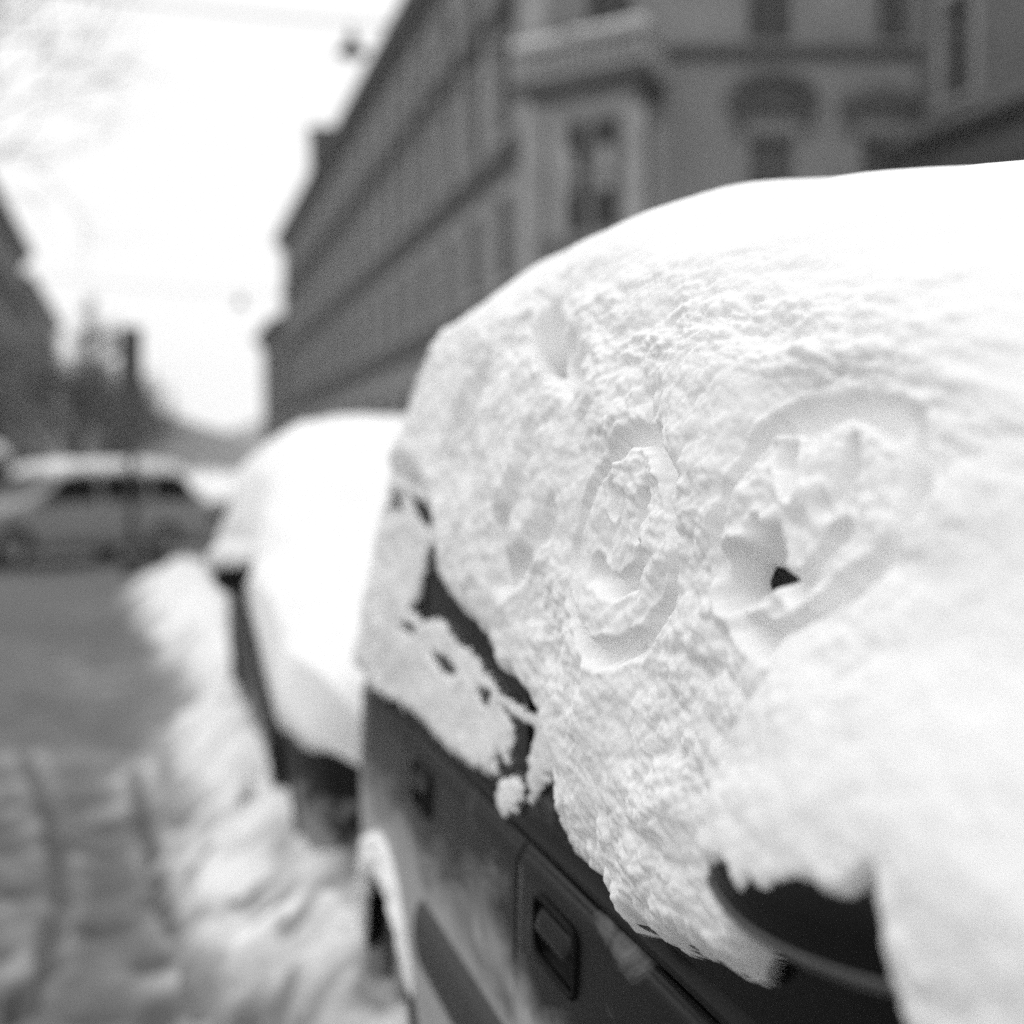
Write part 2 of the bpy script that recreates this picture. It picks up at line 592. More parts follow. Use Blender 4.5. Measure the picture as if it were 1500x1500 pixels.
    for k in range(60):
        fy = 3.3 + rnd.random() ** 1.3 * 4.2
        fx = -0.05 + rnd.random() * 0.42
        a_ = rnd.uniform(-0.6, 0.6)
        dx, dy = X - fx, Y - fy
        p, q = dx * math.cos(a_) + dy * math.sin(a_), -dx * math.sin(a_) + dy * math.cos(a_)
        g = np.exp(-((p / 0.045) ** 2 + (q / 0.05) ** 2) ** 1.4)
        st = rnd.uniform(0.3, 1.0) * (1 if fy < 5.2 else 0.45)
        sl -= 0.45 * st * g
        Z -= 0.05 * st * g
    Z *= sstep(20.5, 18, Y)
    Z += np.where(t < 0.02, -0.2, 0)
    keep = (t > -0.02)[:-1, :-1] | (t > -0.02)[1:, 1:]
    P = np.stack([X, Y, Z], -1)
    me = grid_mesh('snow_bank', P)
    set_attr(me, 'slush', np.clip(sl, 0, 1.3).ravel())
    o = obj('snow_bank', me, M['street'])
    tag(o, 'lumpy white snow bank ploughed up beside the wheels of the parked cars', 'snow bank', kind='stuff')

make_street()

# ------------------------------------------------------------------ cars
HULL_IN = [0.010, 0.010, 0.012, 0.020, 0.050, 0.110, 0.220, 0.380]
HULL_FR = [0.0, 0.20, 0.42, 0.64, 0.787, 0.875, 0.934, 0.978, 1.0]
SNOW_IN = [-0.035, -0.045, -0.040, -0.023, 0.008, 0.060, 0.160, 0.340]
SNOW_FR = [0.0, 0.1515, 0.333, 0.539, 0.709, 0.830, 0.921, 0.970, 1.0]

def catmull(vals, n):
    v = np.array(vals, float)
    k = len(v)
    t = np.linspace(0, k - 1, n)
    i = np.clip(np.floor(t).astype(int), 0, k - 2)
    f = t - i
    p1, p2 = v[i], v[i + 1]
    p0 = np.where(i > 0, v[np.maximum(i - 1, 0)], 2 * v[0] - v[1])
    p3 = np.where(i + 2 < k, v[np.minimum(i + 2, k - 1)], 2 * v[-1] - v[-2])
    return 0.5 * (2 * p1 + (p2 - p0) * f + (2 * p0 - 5 * p1 + 4 * p2 - p3) * f ** 2 + (3 * p1 - p0 - 3 * p2 + p3) * f ** 3)

class Hull:
    """car body as lofted sections: y runs from nose to tail, x = 0 is the centre line"""
    def __init__(self, ys, hw, belt, gh, sill=0.2, lean=1.0, low_off=None, ins=None):
        self.ins = ins or HULL_IN
        self.ys = ys
        self.hw = curve(ys, hw, 0.12)
        self.belt = curve(ys, belt, 0.10)
        self.gh = curve(ys, gh, 0.22)
        self.sill = sill
        self.lean = lean
        self.low = low_off or [(0, 0.0), (0.03, 0.012), (0.25, 0.017), (0.5, 0.015), (0.75, 0.002), (0.93, -0.03), (1.0, -0.09)]
    def upper(self, y, t, inn=None, fr=None, gh=None, base=None):
        """t 0..1 from near belt to centre line; returns x (negative side), z"""
        hw, belt = self.hw(y), self.belt(y)
        g = self.gh(y) if gh is None else gh
        b = belt if base is None else base
        ins = np.array((self.ins if inn is None else inn) + [0.86])
        frs = HULL_FR if fr is None else fr
        ins = ins.copy()
        if inn is None:
            ins[:-1] *= self.lean
        tt = np.linspace(0, 1, 241)
        ic, fc = catmull(ins, 241), catmull(frs, 241)
        i = np.interp(t, tt, ic)
        f = np.interp(t, tt, fc)
        i = np.where(t > 0.7, i * (hw / 0.86) + (i * (1 - hw / 0.86)) * (1 - sstep(0.7, 1, t)), i)
        return -(hw - np.minimum(i, hw)), b + f * g
    def side(self, y, f):
        """f 0..1 from belt down to sill"""
        z = self.belt(y) + (self.sill - self.belt(y)) * f
        off = np.interp(f, [a for a, _ in self.low], [b for _, b in self.low])
        return -(self.hw(y) + off * np.minimum(1, self.hw(y) / 0.6)), z

def patch(hull, y0, y1, t0, t1, out, ny=24, nt=10, sgn=-1, y0b=None, y1b=None):
    """a piece of the upper surface, pushed out a little; y limits may differ at t1 (raked ends)"""
    t = np.linspace(t0, t1, nt)[None, :]
    a = y0 + ((y0b if y0b is not None else y0) - y0) * (t - t0) / (t1 - t0)
    b = y1 + ((y1b if y1b is not None else y1) - y1) * (t - t0) / (t1 - t0)
    y = a + (b - a) * np.linspace(0, 1, ny)[:, None]
    t = np.broadcast_to(t, y.shape)
    x, z = hull.upper(y, t)
    P = np.stack([x, y, z], -1)
    n = grid_normals(P)
    P = P + n * out
    if sgn > 0:
        P[..., 0] *= -1
    return P

def grid_normals(P):
    du = np.gradient(P, axis=0)
    dv = np.gradient(P, axis=1)
    n = np.cross(dv, du)
    n /= np.linalg.norm(n, axis=-1, keepdims=True) + 1e-12
    s = np.sign((n[..., 0] * -1 + n[..., 2]).mean())
    return n * (s if s != 0 else 1)

def rim_in(P, depth):
    """add a folded-in border row so a panel shows thickness"""
    n = grid_normals(P)
    Q = np.pad(P, ((1, 1), (1, 1), (0, 0)), 'edge')
    N = np.pad(n, ((1, 1), (1, 1), (0, 0)), 'edge')
    mask = np.zeros(Q.shape[:2], bool)
    mask[0, :] = mask[-1, :] = True
    mask[:, 0] = mask[:, -1] = True
    Q[mask] -= N[mask] * depth
    return Q

def side_panel(hull, ys, fs, arches=(), hole=None, sgn=-1, fold=0.012):
    y, f = np.meshgrid(ys, fs, indexing='ij')
    x, z = hull.side(y, f)
    P = np.stack([x, y, z], -1)
    keep = np.ones((len(ys) - 1, len(fs) - 1), bool)
    cy, cz = (y[:-1, :-1] + y[1:, 1:]) / 2, (z[:-1, :-1] + z[1:, 1:]) / 2
    for (ay, az, ar) in arches:
        d = np.hypot(y - ay, z - az)
        cell = 0.011
        near = (np.abs(d - ar) < cell) & (d > 0.01)
        k = np.where(near, ar / np.maximum(d, 1e-6), 1)
        P[..., 1] = ay + (P[..., 1] - ay) * k
        P[..., 2] = az + (P[..., 2] - az) * k
        keep &= np.hypot(cy - ay, cz - az) > ar
    if hole:
        y0, y1, z0, z1 = hole
        keep &= ~((cy > y0) & (cy < y1) & (cz > z0) & (cz < z1))
    P = rim_in(P, fold)
    keep = np.pad(keep, 1, 'edge')
    if sgn > 0:
        P[..., 0] *= -1
    return P, keep

def wheel(parent, x, y, r, sgn, w=0.19):
    wo_ = MB().lathe_x([(-w / 2, r * 0.62), (-w / 2, r * 0.9), (-w * 0.36, r), (w * 0.36, r), (w / 2, r * 0.9), (w / 2, r * 0.62), (0.0, r * 0.6)], 36).build('wheel', M['tyre'], parent, True, (x, y, r))
    rm = MB()
    o = sgn * w / 2
    rm.lathe_x([(o * 0.98, r * 0.66), (o * 0.9, r * 0.6), (o * 0.55, r * 0.56), (o * 0.5, r * 0.18), (o * 0.8, r * 0.14), (o * 0.8, 0.001)], 30)
    for k in range(5):
        a = 2 * math.pi * k / 5
        rm.tube([(o * 0.72, 0, 0), (o * 0.84, r * 0.6 * math.cos(a), r * 0.6 * math.sin(a))], [r * 0.12, r * 0.08], 6)
    rm.build('rim', M['rim'], wo_, True)
    return wo_

def make_car(name, label, hull, paint, loc, rz=0.0, front_wheel=0.3, rear_wheel=2.8, wr=0.30, arch=0.335, doors=(), doors_hi=(),
             win=(), handles=(), moulding=None, screen=None, hatch=None, group=None, fine=False, mirror=None, trim=True):
    root = empty(name, loc, rz)
    tag(root, label, 'car', group)
    y0, y1 = hull.ys[0], hull.ys[-1]
    ny = 170 if fine else 110
    # upper shell: bonnet, pillars, roof and tail in one skin
    ys = np.linspace(y0, y1, ny)
    t = np.linspace(0, 1, 34)
    Y, T = np.meshgrid(ys, t, indexing='ij')
    x, z = hull.upper(Y, T)
    left = np.stack([x, Y, z], -1)
    right = left[:, ::-1].copy()
    right[..., 0] *= -1
    obj('body_shell', grid_mesh('body_shell', np.concatenate([left, right[:, 1:]], 1)), paint, root)
    # dark inner shell behind the panels
    f = np.linspace(0, 1, 16)
    Y, Fm = np.meshgrid(ys, f, indexing='ij')
    x, z = hull.side(Y, Fm)
    inn = np.stack([np.minimum(x + 0.03, 0), Y, z - 0.004], -1)
    other = inn[:, ::-1].copy()
    other[..., 0] *= -1
    keep1 = np.ones((len(ys) - 1, 15), bool)
    cy, cz = (Y[:-1, :-1] + Y[1:, 1:]) / 2, (z[:-1, :-1] + z[1:, 1:]) / 2
    for ay in (front_wheel, rear_wheel):
        keep1 &= np.hypot(cy - ay, cz - wr) > arch - 0.02
    full = np.concatenate([inn, other], 1)
    keep = np.concatenate([keep1, np.ones((len(ys) - 1, 1), bool), keep1[:, ::-1]], 1)
    obj('underbody', grid_mesh('underbody', full, keep), M['chassis'], root)
    arches = [(front_wheel, wr, arch), (rear_wheel, wr, arch)]
    # outer side panels, split at the door gaps
    cuts = [y0] + list(doors) + [y1]
    for sgn in (-1, 1):
        for a, b in zip(cuts[:-1], cuts[1:]):
            hole, hnd = None, None
            for h in handles:
                if a < h[0] and h[1] < b:
                    hnd = h
            g = 0.0022
            pys = np.linspace(a + (g if a > y0 else 0), b - (g if b < y1 else 0), max(8, int((b - a) / (0.014 if fine else 0.03))))
            pfs = np.linspace(0, 1, 56 if fine else 30)
            if hnd:
                bl = float(hull.belt((hnd[0] + hnd[1]) / 2))
                fz = lambda zz: (bl - zz) / (bl - hull.sill)
                pys = np.unique(np.round(np.concatenate([pys[(pys < hnd[0] - 0.004) | (pys > hnd[1] + 0.004)], [hnd[0], hnd[1]]]), 5))
                pfs = np.unique(np.round(np.concatenate([pfs, [fz(hnd[2]), fz(hnd[3])]]), 5))
                hole = hnd
            P, keep = side_panel(hull, pys, pfs, arches, hole, sgn)
            isdoor = a in doors and b in doors
            pn = obj('door' if isdoor else 'side_panel', grid_mesh('panel', P, keep), paint, root)
            if hnd:
                hy0, hy1, hz0, hz1 = hnd
                xm, _ = hull.side((hy0 + hy1) / 2, fz((hz0 + hz1) / 2))
                xm = float(xm)
                cup = MB()
                d = 0.034
                # recess: five inner faces
                v = [(xm + 0.004, hy0, hz0), (xm + 0.004, hy1, hz0), (xm + 0.004, hy1, hz1), (xm + 0.004, hy0, hz1),
                     (xm + d, hy0 + 0.012, hz0 + 0.014), (xm + d, hy1 - 0.012, hz0 + 0.014), (xm + d, hy1 - 0.012, hz1 - 0.006), (xm + d, hy0 + 0.012, hz1 - 0.006)]
                cup.add(v, [(4, 5, 6, 7), (0, 1, 5, 4), (1, 2, 6, 5), (2, 3, 7, 6), (3, 0, 4, 7)])
                # raised lip round the recess
                loop = []
                for (cyy, czz, a0) in ((hy1 - 0.016, hz1 - 0.016, 0), (hy0 + 0.016, hz1 - 0.016, 90), (hy0 + 0.016, hz0 + 0.016, 180), (hy1 - 0.016, hz0 + 0.016, 270)):
                    for s_ in range(5):
                        w_ = R(a0 + 22.5 * s_)
                        loop.append((xm - 0.001, cyy + 0.019 * math.cos(w_), czz + 0.019 * math.sin(w_)))
                cup2 = MB().tube(loop + [loop[0]], 0.0045, 6, cap=False)
                cup.add(cup2.v, cup2.f)
                if sgn > 0:
                    cup.v = [(-p[0], p[1], p[2]) for p in cup.v]
                hc = cup.build('handle', M['trim'], pn, True)
                zs = hz0 + (hz1 - hz0) * 0.50
                fl = MB()
                yy = np.linspace(hy0 + 0.007, hy1 - 0.007, 14)
                zz = np.linspace(zs, hz1 - 0.006, 7)
                YY, ZZ = np.meshgrid(yy, zz, indexing='ij')
                kk = (ZZ - zs) / (hz1 - zs)
                endr = np.clip(np.minimum(YY - yy[0], yy[-1] - YY) / 0.02, 0, 1)
                ZZ = ZZ + (1 - endr) ** 2 * 0.010 * (1 - kk) - (1 - endr) ** 2 * 0.006 * kk
                XX = xm + 0.002 - 0.010 * np.sin(np.clip(1 - kk, 0, 1) * 1.4) + 0.006 * (1 - endr) ** 2
                FP = rim_in(np.stack([XX, YY, ZZ], -1), 0.008)
                if sgn > 0:
                    FP[..., 0] *= -1
                obj('handle_flap', grid_mesh('handle_flap', FP), paint, hc)
        if trim:
            b0, b1 = (doors[0], doors[-1]) if doors else (0.6, 2.6)
            yy = np.linspace(b0 - 0.15, b1 + 0.35, 60)
            xx = -(hull.hw(yy))
            zz = hull.belt(yy)
            sec = [(0.006, -0.001), (0.001, 0.002), (-0.002, 0.007), (0.001, 0.014), (0.012, 0.024), (0.02, 0.034)]
            P = np.stack([np.stack([xx + a_, yy, zz + b_], -1) for a_, b_ in sec], 1)
            if sgn > 0:
                P[..., 0] *= -1
            obj('window_sill_trim', grid_mesh('trim', P), M['gloss_black'], root)
        if moulding:
            for (a, b) in moulding[2]:
                yy = np.linspace(a, b, 50)
                z0, z1 = moulding[0], moulding[1]
                s = np.linspace(0, 1, 9)
                YY, SS = np.meshgrid(yy, s, indexing='ij')
                zc = (z0 + z1) / 2
                endr = np.sqrt(np.clip(1 - (1 - np.clip(np.minimum(YY - a, b - YY) / 0.05, 0, 1)) ** 2, 0, 1))
                ZZ = zc + (SS - 0.5) * (z1 - z0) * (0.45 + 0.55 * endr)
                fz = (hull.belt(YY) - ZZ) / (hull.belt(YY) - hull.sill)
                XX, _ = hull.side(YY, fz)
                XX = XX - 0.021 * np.sin(np.clip(SS, 0, 1) * math.pi) ** 0.45 * (0.15 + 0.85 * endr) + 0.003
                P = np.stack([XX, YY, ZZ], -1)
                if sgn > 0:
                    P[..., 0] *= -1
                obj('side_moulding', grid_mesh('side_moulding', P), M['moulding'], root)
        # wheel arch lips
        for (ay, az_, ar) in arches:
            a = np.linspace(R(-12), R(192), 40)
            yy, zz = ay + (ar + 0.006) * np.cos(a), az_ + (ar + 0.006) * np.sin(a)
            fz = np.clip((hull.belt(yy) - zz) / (hull.belt(yy) - hull.sill), 0, 1)
            xx, _ = hull.side(yy, fz)
            lip = MB().tube([(sgn * -1 * (x_ - 0.002) * 1.0 if sgn > 0 else x_ - 0.002, y_, z_) for x_, y_, z_ in zip(xx, yy, zz)], 0.013, 6)
            lip.build('wheel_arch', M['moulding'] if moulding else paint, root, True)
            wheel(root, sgn * (float(hull.hw(ay)) - 0.12), ay, wr, sgn)
        for k, wnd in enumerate(win):
            P = patch(hull, wnd[0], wnd[1], 0.03, wnd[4] if len(wnd) > 4 else 0.60, 0.004, 20, 10, sgn, wnd[2], wnd[3])
            obj('window', grid_mesh('window', P), M['glass'], root)
        if mirror:
            make_mirror(root, mirror, sgn, paint)
    for nm, sc_ in (('windscreen', screen), ('rear_window', hatch)):
        if sc_:
            for_ = []
            P = patch(hull, sc_[0], sc_[1], 0.62, 1.0, 0.004, 16, 12, -1)
            Q = P[:, ::-1].copy()
            Q[..., 0] *= -1
            obj(nm, grid_mesh(nm, np.concatenate([P, Q[:, 1:]], 1)), M['glass'], root)
    # lamps, bumpers and plates
    for yy, sgy, lm in ((y0, -1, 'lamp_glass'), (y1, 1, 'tail')):
        hwv = float(hull.hw(yy + (-sgy) * 0.10))
        for sgn in (-1, 1):
            zc = float(hull.belt(yy - sgy * 0.10)) - 0.12
            v = []
            lp = MB()
            n_ = 12
            ring = [(0.11 * math.cos(2 * math.pi * k / n_), 0.065 * math.sin(2 * math.pi * k / n_)) for k in range(n_)]
            lp.prism_y([(sgn * (hwv - 0.20) + a_, zc + b_) for a_, b_ in ring], yy + (-0.005 if sgy < 0 else -0.11), yy + (0.11 if sgy < 0 else 0.005))
            lp.build('headlight' if sgy < 0 else 'tail_light', M[lm], root)
        bm = MB()
        pts = []
        for s_ in np.linspace(-1, 1, 13):
            pts.append((s_ * (hwv - 0.02), yy - sgy * (0.02 + 0.20 * abs(s_) ** 3.5), 0.42))
        bm.tube(pts, [0.05 + 0.045 * (1 - abs(s_) ** 6) for s_ in np.linspace(-1, 1, 13)], 10)
        bm.build('bumper', M['moulding'] if moulding else paint, root, True)
        MB().box(-0.26, 0.26, yy + sgy * 0.075, yy + sgy * 0.083, 0.37, 0.48).build('number_plate', M['plate'], root)
    return root

def make_mirror(root, mr, sgn, paint):
    """mr: base point (x,y,z), tip point, height, depth"""
    (bx, by, bz), (tx, ty, tz), hgt, dep = mr
    n, k = 22, 20
    s = np.linspace(0, 1, n)[:, None]
    a = np.linspace(0, 2 * math.pi, k + 1)[None, :]
    ax = np.array([tx - bx, ty - by, tz - bz])
    L = np.linalg.norm(ax)
    ax = ax / L
    w = np.cross(ax, [0, 0, 1]); w /= np.linalg.norm(w)      # depth direction
    if w[1] > 0: w = -w
    prof = np.sqrt(np.clip(1 - ((s - 0.42) / 0.60) ** 4, 0, 1)) * (0.72 + 0.28 * np.sin(np.clip(s, 0, 1) * math.pi * 0.8)) * (1 - 0.42 * np.clip(s, 0, 1) ** 3)
    ca, sa = np.cos(a), np.sin(a)
    sq = lambda q: np.sign(q) * np.abs(q) ** 0.7
    P = (np.array([bx, by, bz])[None, None] + ax * (s * L)[..., None] * np.ones((1, k + 1, 1))
         + np.array([0, 0, 1.0]) * (prof * hgt / 2 * sq(sa))[..., None] + w * (prof * dep / 2 * sq(ca))[..., None])
    if sgn > 0:
        P[..., 0] *= -1
    mo = obj('door_mirror', grid_mesh('door_mirror', P), M['gloss_black'], root)
    # paler strip along the lower outer edge of the housing
    lo = P[1:-1, int(k * 0.85)] * 1.0
    lo2 = P[1:-1, int(k * 0.90)]
    MB().tube([tuple(p) for p in (lo + lo2) / 2], [0.005] * len(lo), 6).build('mirror_strip', M['strip'], mo, True)
    # mirror glass on the rear side and the foot that carries it
    c = np.array([bx, by, bz]) + ax * L * 0.5 - w * (dep / 2 - 0.004)
    g = []
    for q in range(16):
        an = 2 * math.pi * q / 16
        p = c + ax * L * 0.40 * sq(math.cos(an)) + np.array([0, 0, 1]) * hgt * 0.36 * sq(math.sin(an))
        g.append(((-p[0] if sgn > 0 else p[0]), p[1], p[2]))
    mg = MB(); mg.add(g, [tuple(range(16))])
    mg.build('mirror_glass', M['glass'], mo)
    fx = bx + (0.04)
    ft = MB().tube([(s2 * 1.0, y2, z2) for s2, y2, z2 in (((-1 if sgn > 0 else 1) * fx, by - 0.01, bz - 0.06), ((-1 if sgn > 0 else 1) * (bx - 0.01), by, bz - 0.02))], [0.05, 0.035], 10)
    ft.build('mirror_foot', M['gloss_black'], mo, True)

M['strip'] = gmat('satin_strip', 0.05, 0.08, 12, rough=0.3, metal=0.2)

# ---- the near car
CX = 1.32                     # centre line of the near car
h1 = Hull(ys=[-0.68, -0.66, -0.6, -0.45, 0.0, 0.15, 0.55, 0.85, 1.1, 1.6, 2.0, 2.4, 2.7, 2.9, 3.1, 3.3, 3.5, 3.62],
          hw=[0.45, 0.62, 0.74, 0.82, 0.86, 0.86, 0.86, 0.86, 0.86, 0.86, 0.86, 0.86, 0.86, 0.86, 0.86, 0.845, 0.76, 0.55],
          belt=[0.50, 0.60, 0.72, 0.79, 0.91, 0.93, 0.955, 0.955, 0.955, 0.955, 0.955, 0.955, 0.958, 0.962, 0.965, 0.955, 0.85, 0.6],
          gh=[0, 0.02, 0.04, 0.05, 0.06, 0.08, 0.37, 0.58, 0.645, 0.68, 0.69, 0.68, 0.65, 0.54, 0.32, 0.08, 0.02, 0])
car1 = make_car('parked_car', 'nearest parked car, black, almost buried in snow with its dark door and handle showing', h1, M['black_paint'], (CX, 0, 0),
                front_wheel=0.28, rear_wheel=2.86, doors=(0.66, 1.775, 2.60), win=((0.50, 1.68, 0.9, 1.68), (1.80, 2.50, 1.80, 2.42), (2.56, 2.98, 2.5, 2.72)),
                handles=((1.515, 1.68, 0.845, 0.913), (2.37, 2.52, 0.845, 0.913)), moulding=(0.575, 0.70, ((0.68, 1.765), (1.785, 2.46))),
                screen=(0.12, 0.80), hatch=(2.85, 3.2), fine=True,
                mirror=((-0.905, 0.66, 1.172), (-0.938, 0.950, 1.150), 0.080, 0.075))

# ---- snow blanket over the near car
def snow_blanket():
    ghs = curve([-0.70, -0.64, -0.5, 0.0, 0.2, 0.5, 0.75, 0.92, 1.15, 1.4, 1.7, 2.0, 2.3, 2.6, 2.8, 2.9, 3.0, 3.15, 3.3, 3.45, 3.6],
                [0.02, 0.10, 0.14, 0.15, 0.22, 0.48, 0.63, 0.69, 0.745, 0.785, 0.836, 0.846, 0.85, 0.83, 0.75, 0.67, 0.55, 0.33, 0.12, 0.06, 0.01], 0.12)
    ys = axis([(-0.69, 0.03), (0.5, 0.0026), (1.9, 0.004), (2.6, 0.008), (3.45, 0.012), (3.58, 0.02)])
    tn = np.concatenate([np.linspace(0, 0.56, 250), np.linspace(0.56, 0.78, 70)[1:], np.linspace(0.78, 1, 22)[1:]])
    Y, T = np.meshgrid(ys, tn, indexing='ij')
    G = ghs(Y)
    hx, hz = h1.upper(Y, T)
    k = np.clip(G / 0.6, 0.25, 1)
    sx, sz = h1.upper(Y, T, SNOW_IN, SNOW_FR, G, h1.belt(Y) + 0.02)
    lo = np.clip(1 - T / 0.06, 0, 1)
    hullP = np.stack([hx - 0.003, Y, hz], -1)
    snowP = np.stack([sx, Y, sz], -1)
    Zc = sz
    # --- lower edge of the blanket along the window sill
    zl_y = [-0.7, 0.58, 0.645, 0.668, 0.69, 0.705, 0.744, 0.782, 0.805, 0.844, 0.882, 0.905, 0.93, 0.965, 0.990, 1.030, 1.103, 1.206, 1.295, 1.347, 1.414, 1.503, 1.60, 1.75, 1.971, 2.154, 2.341, 2.488, 2.774, 3.03, 3.46, 3.6]
    zl = [0.70, 0.93, 0.955, 1.12, 1.182, 1.184, 1.168, 1.158, 1.146, 1.142, 1.142, 1.142, 1.140, 1.118, 1.088, 1.034, 1.026, 1.012, 1.004, 1.012, 1.020, 1.020, 1.005, 1.005, 1.010, 0.998, 0.992, 0.998, 0.988, 0.985, 0.99, 0.7]
    Zlow = np.interp(Y + sstep(0.80, 0.70, Y) * (0.016 * perlin(Zc * 26, Y * 3, 104) + 0.008 * perlin(Zc * 70, Y * 9, 106)), zl_y, zl)
    rag = 0.009 * perlin(Y * 22, Zc * 4, 101) + 0.009 * perlin(Y * 60, Zc * 20, 102) + 0.007 * perlin(Y * 130, Zc * 50, 103)
    near_rag = 0.016 * (clump(Y * 24, Zc * 9, 105) - 0.6) + 0.008 * (clump(Y * 52, Zc * 20, 107) - 0.6)
    rag = rag + (near_rag - rag) * sstep(1.0, 0.95, Y)
    rag = rag * (1 - 0.85 * np.exp(-((Y - 1.0) / 0.06) ** 2))
    d_low = (Zc - Zlow + rag) * (1 - 0.45 * np.exp(-((Y - 1.0) / 0.05) ** 2))
    # --- the thick mass on the front door, and the thin layer behind it with bare patches where snow fell off
    edge_f = [(2.201, 1.318), (2.195, 1.274), (2.174, 1.255), (2.092, 1.241), (2.04, 1.226), (1.968, 1.218), (1.881, 1.215), (1.818, 1.193), (1.741, 1.177), (1.654, 1.169), (1.605, 1.16), (1.559, 1.148), (1.526, 1.116), (1.51, 1.09), (1.505, 1.046), (1.503, 1.021)]
    mass = [(9, 1.47), (2.9, 1.45), (2.45, 1.44), (2.33, 1.40), (2.25, 1.36)] + edge_f + [(1.50, 0.2), (-9, 0.2), (-9, 9), (9, 9)]
    bare = [
        edge_f[:11] + [(1.774, 1.126), (1.816, 1.129), (1.91, 1.129), (1.993, 1.14), (2.085, 1.159), (2.132, 1.164), (2.223, 1.165), (2.29, 1.182), (2.365, 1.192), (2.529, 1.166), (2.601, 1.184), (2.54, 1.228), (2.49, 1.272), (2.459, 1.309)],
        [(2.42, 1.123), (2.326, 1.129), (2.216, 1.124), (2.245, 1.107), (2.356, 1.104)],
        [(2.059, 1.113), (1.973, 1.118), (1.996, 1.103), (2.049, 1.098)],
        [(1.915, 1.11), (1.835, 1.108), (1.745, 1.109), (1.763, 1.078), (1.792, 1.038), (1.78, 1.006), (1.675, 1.062), (1.58, 1.10), (1.52, 0.90), (2.022, 0.90), (2.153, 0.984), (1.979, 0.996), (1.954, 1.01), (1.934, 1.047), (1.897, 1.04), (1.844, 1.091)],
        [(2.85, 1.404), (2.709, 1.40), (2.722, 1.369), (2.831, 1.371)],
        [(2.64, 1.404), (2.469, 1.39), (2.446, 1.368), (2.463, 1.342), (2.528, 1.358), (2.606, 1.378)],
        [(2.652, 1.15), (2.58, 1.149), (2.62, 1.135), (2.679, 1.136)],
    ]
    island = [(1.95, 0.997), (1.903, 1.02), (1.823, 1.041), (1.809, 1.026), (1.824, 1.001), (1.89, 0.974), (1.928, 0.978)]
    jag = 0.005 * perlin(Y * 26, Zc * 60, 131) + 0.0045 * perlin(Y * 60, Zc * 130, 132)
    d_b = np.full(Y.shape, 9.0)
    d_isl = np.full(Y.shape, -9.0)
    d_m = np.full(Y.shape, 9.0)
    sub = (Y > 1.3) & (Y < 3.6) & (Zc < 1.56)
    yq, zq = Y[sub], Zc[sub]
    acc = np.full(yq.shape, 9.0)
    for p in bare:
        acc = np.minimum(acc, poly_sd(yq * 0.45, zq, [(a_ * 0.45, b_) for a_, b_ in p]))
    d_b[sub] = acc
    d_isl[sub] = -poly_sd(yq * 0.45, zq, [(a_ * 0.45, b_) for a_, b_ in island])
    d_m[sub] = -poly_sd(yq * 0.7, zq, [(a_ * 0.7, b_) for a_, b_ in mass])
    prof = lambda d, r: np.sqrt(np.clip(1 - (1 - np.clip(d / r, 0, 1)) ** 2, 0, 1))
    d_m = d_m + 0.014 + 0.010 * perlin(Y * 24, Zc * 30, 133) + 0.005 * perlin(Y * 60, Zc * 70, 134)
    F1 = prof(d_low, 0.030) * prof(d_m, 0.035)
    back = 0.22 + 0.06 * perlin(Y * 9, Zc * 16, 135) + 0.45 * sstep(2.55, 2.95, Y)
    F2 = back * prof(d_low + 0.4 * jag, 0.012) * prof(d_b + jag - 0.002, 0.008) * (Y > 1.45)
    F2 = np.maximum(F2, prof(d_isl + jag, 0.010) * (d_isl + jag > 0) * 0.25)
    F = np.maximum(F1, F2)
    front = np.clip(F1, 0, 1)
    thin = 1.0
